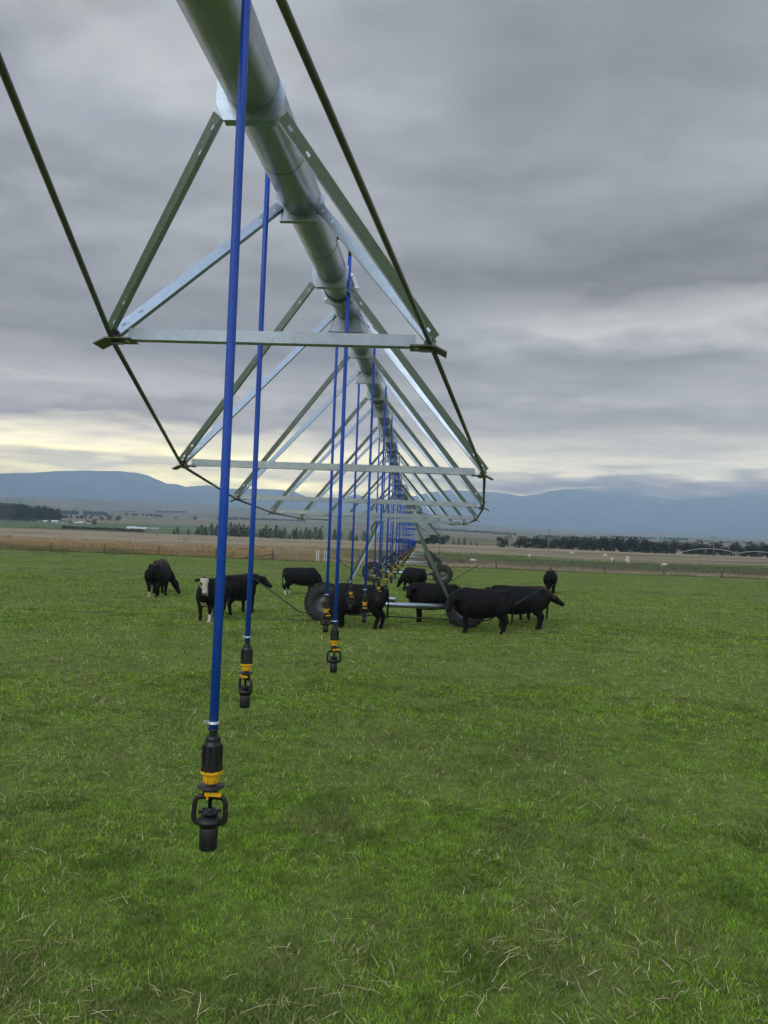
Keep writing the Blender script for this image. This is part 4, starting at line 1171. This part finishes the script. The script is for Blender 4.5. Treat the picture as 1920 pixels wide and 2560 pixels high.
belt(535, 1294, 640, 1300, 6, 2500, 2500, 'dark tree belt just right of the near hose on the plain', .25)
belt(740, 1297, 935, 1309, 5.5, 3600, 3600, 'long pale tree belt under the mountains behind the hoses', .1)
belt(1085, 1318, 1292, 1332, 5.5, 2200, 2200, 'long low dark belt on the plain right of the tower leg', .0, n=1400)
belt(1343, 1332, 1465, 1339, 6, 2100, 2100, 'second low dark belt above the shelterbelt on the right', .0)
belt(1525, 1340, 1640, 1344, 4, 2900, 2900, 'faint grey belt above the middle of the right shelterbelt', .1)
belt(1650, 1343, 1720, 1345, 5, 2900, 2900, 'short grey belt far off on the right plain', .1)
belt(1740, 1350, 1925, 1354, 5, 2600, 2600, 'scattered grey belt near the right edge', .3)
belt(*zt2(640, 355), *zt2(1500, 388), 6, 620, 560, 'strip of brown brush in front of the farm sheds', .0, M['scrub'], 2200)
belt(*zt2(300, 350), *zt2(900, 362), 2.5, 640, 620, 'thin line of dull scrub along the green paddock', .35, M['gorse'], 900)

# scrub bushes beyond the fence
def bushes():
    items = []
    q = np.random.RandomState(5)
    V_all = []
    spots = [(560, 1372), (574, 1374), (600, 1376), (620, 1374), (643, 1374), (840, 1385), (868, 1390), (905, 1392), (1125, 1408), (1142, 1410), (1155, 1409), (1170, 1402), (455, 1352), (468, 1350), (520, 1368),
             (150, 1386), (84, 1383), (165, 1384), (285, 1387), (310, 1388), (38, 1372), (700, 1375), (790, 1370), (930, 1390), (20, 1345), (510, 1352)]
    for i, (px, py) in enumerate(spots):
        p = on_ground(px, py)
        items.append(p)
    V, Fq = broad_mesh(1.0, 2.2, 420, 99, .0)
    b0 = None
    for i, p in enumerate(items):
        if b0 is None:
            b0 = npmesh('scrub_bush', V, Fq, M['scrub'], None, False, 4); o = b0
        else: o = b0.copy(); COL.objects.link(o)
        o.location = p - Vector((0, 0, .15)); s_ = rnd.uniform(.6, 1.2) * (p.y / 110) ** .3; o.scale = (s_ * rnd.uniform(.9, 1.5), s_, s_ * rnd.uniform(.7, 1.0)); o.rotation_euler = (0, 0, rnd.uniform(0, 6))
        tag(o, 'low brown scrub bush in the dry grass beyond the fence', 'bush', 'brown scrub bushes beyond the fence')
bushes()

# ------------------------------------------------------------------ power poles, far irrigators, farm buildings
def pole(px, pb, ptop, D, label, arm=True):
    d = pix_dir(px, pb); d = d / math.hypot(d.x, d.y)
    x, y = CO.x + d.x * D, CO.y + d.y * D
    h = (pb - ptop) * D / F
    r_ = empty('power_pole', (x, y, gz(x, y))); tag(r_, label, 'power pole', 'power poles')
    mb = MB(); mb.tube([(0, 0, -.5), (0, 0, h)], [.20, .14], 8, up=(1, 0, 0)); mb.build('pole', M['polew'], r_)
    if arm:
        mb = MB(); mb.box((0, -.15, h - .5), (2.4, .12, .16)); ca = mb.build('crossarm', M['polew'], r_)
        for q in (-1, 0, 1):
            mb = MB(); mb.lathe([(.05, 0), (.07, .08), (.04, .2)], 8, c=(q * 1.0, -.15, h - .42)); mb.build('insulator', M['white'], ca)
M['polew'] = simple('pole_timber', (0.20, 0.18, 0.155), 0.85, 0, 0.2, 3)
pole(1371, 1375, 1323, 330, 'tall pole standing in front of the shelterbelt, left one on the right side')
pole(1784, 1388, 1341, 330, 'tall pole near the right edge beside the distant irrigator')
pole(500, 1338, 1305, 520, 'thin pole left of the second hose, above the conifer row')
pole(739, 1349, 1310, 430, 'thin pole among the conifers left of the line')
pole(393, 1348, 1336, 330, 'short whitish post in the tan paddock on the left', False)
pole(288, 1333, 1319, 420, 'short pale post in front of the brown brush', False)

def far_irrigator(pts, D, label, hpx):
    W_ = []
    for (px, py) in pts:
        d = pix_dir(px, py); d = d / math.hypot(d.x, d.y); W_.append(CO + d * D)
    c = W_[0].copy(); r_ = empty('far_irrigator', (c.x, c.y, 0)); tag(r_, label, 'irrigator')
    mb = MB(); mb.tube([p - Vector((c.x, c.y, 0)) for p in W_], .07, 6); mb.build('pipe', M['white'], r_)
    for i in range(0, len(W_), 4):
        p = W_[i] - Vector((c.x, c.y, 0)); zb = gz(W_[i].x, W_[i].y)
        mb = MB(); mb.tube([p, (p.x - .8, p.y, zb)], .06, 5); mb.tube([p, (p.x + .8, p.y, zb)], .06, 5); mb.build('tower', M['gate'], r_)
arch = []
segs = [(1192, 212), (1330, 187), (1495, 200)]
for i in range(9):
    t = i / 8; arch.append((1100 + (1192 + (1500 - 1192) * t) * .494, 1280 + (213 - 4 * (t * 9) * 0 - 26 * math.sin(math.pi * t) ** .8 - 4 * t) * .494))
for i in range(1, 9):
    t = i / 8; arch.append((1100 + (1500 + 230 * t) * .494, 1280 + (209 - 15 * math.sin(math.pi * t) + 12 * t) * .494))
far_irrigator(arch, 300, 'far white arched irrigator in front of the right shelterbelt', 10)
far_irrigator([(420 + i * 9.5, 1321.5 + i * .35 - 1.2 * math.sin(math.pi * (i % 4) / 4)) for i in range(9)], 900, 'thin white irrigator line on the distant green paddock at left', 6)

def shed(px, pb, wpx, hpx, D, roof, label, depth=8, wall=None):
    d = pix_dir(px, pb); d = d / math.hypot(d.x, d.y)
    x, y = CO.x + d.x * D, CO.y + d.y * D; w_ = wpx * D / F; h = hpx * D / F
    r_ = empty('farm_shed', (x, y, gz(x, y) - .1)); r_.rotation_euler = (0, 0, rnd.uniform(-.1, .1)); tag(r_, label, 'farm building', 'distant farm buildings')
    e = h * .52
    mb = MB(); mb.box((0, 0, e / 2), (w_, depth, e)); wl = mb.build('wall', wall or M['wallw'], r_)
    mb = MB()
    o = .35
    vs = [(-w_ / 2 - o, -depth / 2 - o, e + .01), (w_ / 2 + o, -depth / 2 - o, e + .01), (w_ / 2 + o, 0, h), (-w_ / 2 - o, 0, h), (-w_ / 2 - o, depth / 2 + o, e + .01), (w_ / 2 + o, depth / 2 + o, e + .01)]
    mb.add(vs, [(0, 1, 2, 3), (3, 2, 5, 4), (0, 3, 4), (1, 5, 2), (0, 4, 5, 1)]); mb.build('roof', roof, r_)
    for k in (-.25, .2):
        mb = MB(); mb.box((k * w_, -depth / 2 - .03, e * .5), (w_ * .14, .06, e * .45)); mb.build('window', M['glass'], r_)
shed(346, 1328, 46, 7.5, 760, M['roofw'], 'long low farm shed with bright pale roof above the brush', 9)
shed(329, 1326, 17, 7, 785, M['roofw'], 'small pale-roofed shed at the left end of the long shed', 9)
shed(388, 1330, 20, 6, 800, M['wallw'], 'low grey farm building right of the long pale shed', 8)
shed(101, 1313, 8, 6, 1060, M['roofd'], 'small white cottage leftmost, under the plantation pines', 8)
shed(113, 1314, 10, 6, 1060, M['roofw'], 'small pale cottage between the leftmost cottage and the pines', 8)
shed(138, 1315, 14, 7, 1060, M['roofw'], 'pale-roofed house just right of the tall pines', 9)
shed(162, 1318, 26, 8, 1040, M['roofd'], 'dark-roofed wide barn beside the pale-roofed house', 10)
shed(190, 1319, 8, 5, 1040, M['roofw'], 'tiny pale shed right of the dark barn', 6)
shed(202, 1319, 12, 6.5, 1040, M['roofw'], 'white-roofed shed left of the yellow autumn tree', 8)
shed(222, 1321, 7, 4, 1040, M['roofw'], 'low white shed at the foot of the yellow autumn tree', 6)

# ------------------------------------------------------------------ grass and straw
def blades(name, X, Y, Z, H, Wd, C1, lean, mat, label, cat, rings=2, flop=0.6):
    n = len(X)
    ph = rs.rand(n) * 6.283; yaw = rs.rand(n) * 6.283
    lx = np.cos(ph) * lean * H; ly = np.sin(ph) * lean * H
    wx = np.cos(yaw) * Wd * .5; wy = np.sin(yaw) * Wd * .5
    if rings == 2:
        V = np.zeros((n, 5, 3), np.float32)
        V[:, 0] = np.stack([X - wx, Y - wy, Z], 1); V[:, 1] = np.stack([X + wx, Y + wy, Z], 1)
        mx, my, mz_ = X + lx * .38, Y + ly * .38, Z + H * .62
        V[:, 2] = np.stack([mx + wx * .8, my + wy * .8, mz_], 1); V[:, 3] = np.stack([mx - wx * .8, my - wy * .8, mz_], 1)
        V[:, 4] = np.stack([X + lx, Y + ly, Z + H * (1 - flop * lean * .35)], 1)
        b = np.arange(n)[:, None] * 5
        Fq = np.concatenate([b + np.array([0, 1, 2]), b + np.array([0, 2, 3]), b + np.array([3, 2, 4])], 0)
        cols = np.repeat(C1, 5, 0)
    else:
        V = np.zeros((n, 3, 3), np.float32)
        V[:, 0] = np.stack([X - wx, Y - wy, Z], 1); V[:, 1] = np.stack([X + wx, Y + wy, Z], 1)
        V[:, 2] = np.stack([X + lx, Y + ly, Z + H], 1)
        Fq = np.arange(n * 3).reshape(-1, 3); cols = np.repeat(C1, 3, 0)
    o = npmesh(name, V.reshape(-1, 3), Fq, mat, cols, False, 3)
    tag(o, label, cat, None, 'stuff')
    return o
def wedge(n, r0, r1, a0=-42, a1=40, p=2.0):
    r = (r0 ** p + rs.rand(n) * (r1 ** p - r0 ** p)) ** (1 / p)
    a = np.radians(a0 + rs.rand(n) * (a1 - a0))
    return CAM_X + r * np.sin(a), r * np.cos(a), r
def ground_small(X, Y): return (fbm(X / 5, Y / 5, 3) - 0.5) * 0.05 * (Y < 80)
def lawn():
    X, Y, r = [], [], []
    for (n, r0, r1) in ((260000, 3.0, 8.0), (230000, 8.0, 15.0), (150000, 15.0, 28.0), (90000, 22.0, 46.0), (80000, 24.0, 78.0)):
        x, y, q = wedge(n, r0, r1, p=1.5 if r1 < 28.5 else .4); X.append(x); Y.append(y); r.append(q)
    X = np.concatenate(X); Y = np.concatenate(Y); r = np.concatenate(r)
    onrut = (np.abs((Y + 12) % 24 - 12 - .1) < .26) & (Y > 12) & (rs.rand(len(X)) < .8); X, Y, r = X[~onrut], Y[~onrut], r[~onrut]
    cl = fbm(X / .35, Y / .35, 3); pt = fbm(X / .55 + 50, Y / .55, 3); lg = fbm(X / 7 + 9, Y / 7 + 3, 3)
    H = .82 * (.022 + .050 * cl ** 1.6 + .05 * np.clip(pt - .55, 0, 1)) * (.7 + .6 * rs.rand(len(X)))
    H *= 1 + np.clip((r - 10) / 60, 0, .5); H *= np.where(rs.rand(len(X)) < .03, 1.7, 1.0)
    Wd = (.0030 + .0022 * rs.rand(len(X))) * np.maximum(1, r / 6.5)
    c1 = np.array([.095, .210, .012]); c2 = np.array([.310, .450, .050]); c3 = np.array([.030, .085, .010]); tan = np.array([.36, .30, .16])
    u = rs.rand(len(X))
    C = c1 + (c2 - c1) * np.clip(u * .9 + (lg - .5) * .45, 0, 1)[:, None]
    C = C + (c3 - C) * np.clip((pt - .54) * 3.5, 0, .5)[:, None]
    cl2 = fbm(X / .085 + 7, Y / .085 + 3, 2); C = C * (np.clip(.45 + 1.15 * cl2, .4, 1.5) * rs.uniform(.6, 1.4, len(X)))[:, None]
    thatch = rs.rand(len(X)) < .065 + .25 * np.clip(fbm(X / .25, Y / .25 + 60, 2) - .5, 0, 1); C[thatch] = tan * (.4 + .6 * rs.rand(int(thatch.sum())))[:, None]
    dry = np.clip((fbm(X / .9 + 80, Y / .9 + 20, 3) - .46) * 4.5, 0, 1) * (rs.rand(len(X)) < .42)
    C = C + (tan * .85 - C) * (dry * .6)[:, None]
    blades('grass', X, Y, ground_small(X, Y) - .004, H, Wd, C, .35 + .9 * rs.rand(len(X)), M['blade'], 'short green grazed pasture grass covering the foreground', 'grass')
    # dry stalks and trampled straw, thicker in patches
    n = 30000
    x, y, r = wedge(n, 3.0, 60.0, p=.55)
    k = (fbm(x / .8 + 80, y / .8 + 20, 3) > .40 + .16 * rs.rand(n)); x, y, r = x[k], y[k], r[k]; n = len(x)
    H = .03 + .07 * rs.rand(n) ** 1.4
    Wd = (.0026 + .0030 * rs.rand(n)) * np.clip(r / 7, 1, 3.5)
    s1 = np.array([.40, .30, .15]); s2 = np.array([.80, .68, .42]); C = s1 + (s2 - s1) * rs.rand(n)[:, None]
    C = np.where((rs.rand(n) < .35)[:, None], C * .6, C)
    blades('straw', x, y, ground_small(x, y) + .012, H, Wd, C, .2 + 1.6 * rs.rand(n) ** 1.3, M['straw'], 'dry pale straw stalks scattered through the green grass', 'straw', rings=1)
    # fallen stalks lying nearly flat on top of the sward
    n = 9000
    x, y, r = wedge(n, 3.0, 32.0, p=.75)
    k = (fbm(x / .8 + 80, y / .8 + 20, 3) > .42 + .12 * rs.rand(n)); x, y, r = x[k], y[k], r[k]; n = len(x)
    L_ = .04 + .13 * rs.rand(n) ** 1.5; ph = rs.rand(n) * 6.283; z0 = ground_small(x, y) + .03 + .03 * rs.rand(n); dz = L_ * (rs.rand(n) - .4) * .5
    Wd = (.0026 + .0024 * rs.rand(n)) * np.maximum(1, r / 8)
    dx, dy = np.cos(ph) * L_, np.sin(ph) * L_; kx, ky = -np.sin(ph) * Wd / 2, np.cos(ph) * Wd / 2
    bend = (rs.rand(n) - .5) * .16
    V = np.zeros((n, 6, 3), np.float32)
    for j, t in enumerate((0, .5, 1)):
        bx = -np.sin(ph) * L_ * bend * (1 if j == 1 else 0); by = np.cos(ph) * L_ * bend * (1 if j == 1 else 0)
        wz = (1, 1, .5)[j]
        V[:, 2 * j] = np.stack([x + dx * t + bx - kx * wz, y + dy * t + by - ky * wz, z0 + dz * t + (.008 if j == 1 else 0)], 1)
        V[:, 2 * j + 1] = np.stack([x + dx * t + bx + kx * wz, y + dy * t + by + ky * wz, z0 + dz * t + (.008 if j == 1 else 0)], 1)
    b = np.arange(n)[:, None] * 6
    Fq = np.concatenate([b + np.array([0, 1, 3, 2]), b + np.array([2, 3, 5, 4])], 0)
    C = s1 + (s2 - s1) * rs.rand(n)[:, None]; C = np.where((rs.rand(n) < .3)[:, None], C * .6, C)
    o = npmesh('fallen_straw', V.reshape(-1, 3), Fq, M['straw'], np.repeat(C, 6, 0), False, 4)
    tag(o, 'fallen straw stalks lying across the grass', 'straw', None, 'stuff')
    # rank dry grass along and beyond the fence
    n = 150000
    a = np.radians(-40 + 78 * rs.rand(n)); k_ = np.tan(a)
    yb = (FY0 + FSL * CAM_X) / (1 - FSL * k_); dy_ = -.9 + 75 * rs.rand(n) ** 2.1; yy = yb + dy_; xx = CAM_X + k_ * yy
    colr = ground_colour(xx, yy)
    den = fbm(xx / 3, yy / 3, 3)
    H = (.14 + .36 * den) * (.6 + .7 * rs.rand(n)) * np.clip(.4 + (dy_ + .9) / 3, .3, 1.0)
    C = colr * (0.50 + .95 * rs.rand(n))[:, None] * (.55 + .9 * fbm(xx / 1.7 + 4, yy / 2.6, 3))[:, None]
    lf = (azim(xx, yy) < -.1) & (rs.rand(n) < .6); C[lf] = C[lf] * np.array([1.08, .96, .74])
    blades('dry_grass', xx, yy, terrain(xx, yy) - .02, H, .035 + .04 * rs.rand(n), C, .2 + .5 * rs.rand(n), M['straw'], 'rank tan dry grass along and beyond the fence', 'grass', rings=1)
lawn()

# ------------------------------------------------------------------ haze: one closed box of even air
mb = MB(); mb.box((0, 0, 0), (2, 2, 2))
hm = bpy.data.materials.new('air_haze'); hm.use_nodes = True
hn = hm.node_tree; hn.nodes.clear()
pv = hn.nodes.new('ShaderNodeVolumePrincipled'); pv.inputs['Color'].default_value = (0.52, 0.74, 1.0, 1); pv.inputs['Density'].default_value = HAZE; pv.inputs['Anisotropy'].default_value = -0.3
ho = hn.nodes.new('ShaderNodeOutputMaterial'); hn.links.new(pv.outputs[0], ho.inputs['Volume'])
hz = mb.build('haze', hm)
hz.scale = (14200, 14200, 550); hz.location = (0, 0, 549)
tag(hz, 'pale bluish haze filling the air over the plain', 'haze', None, 'stuff')
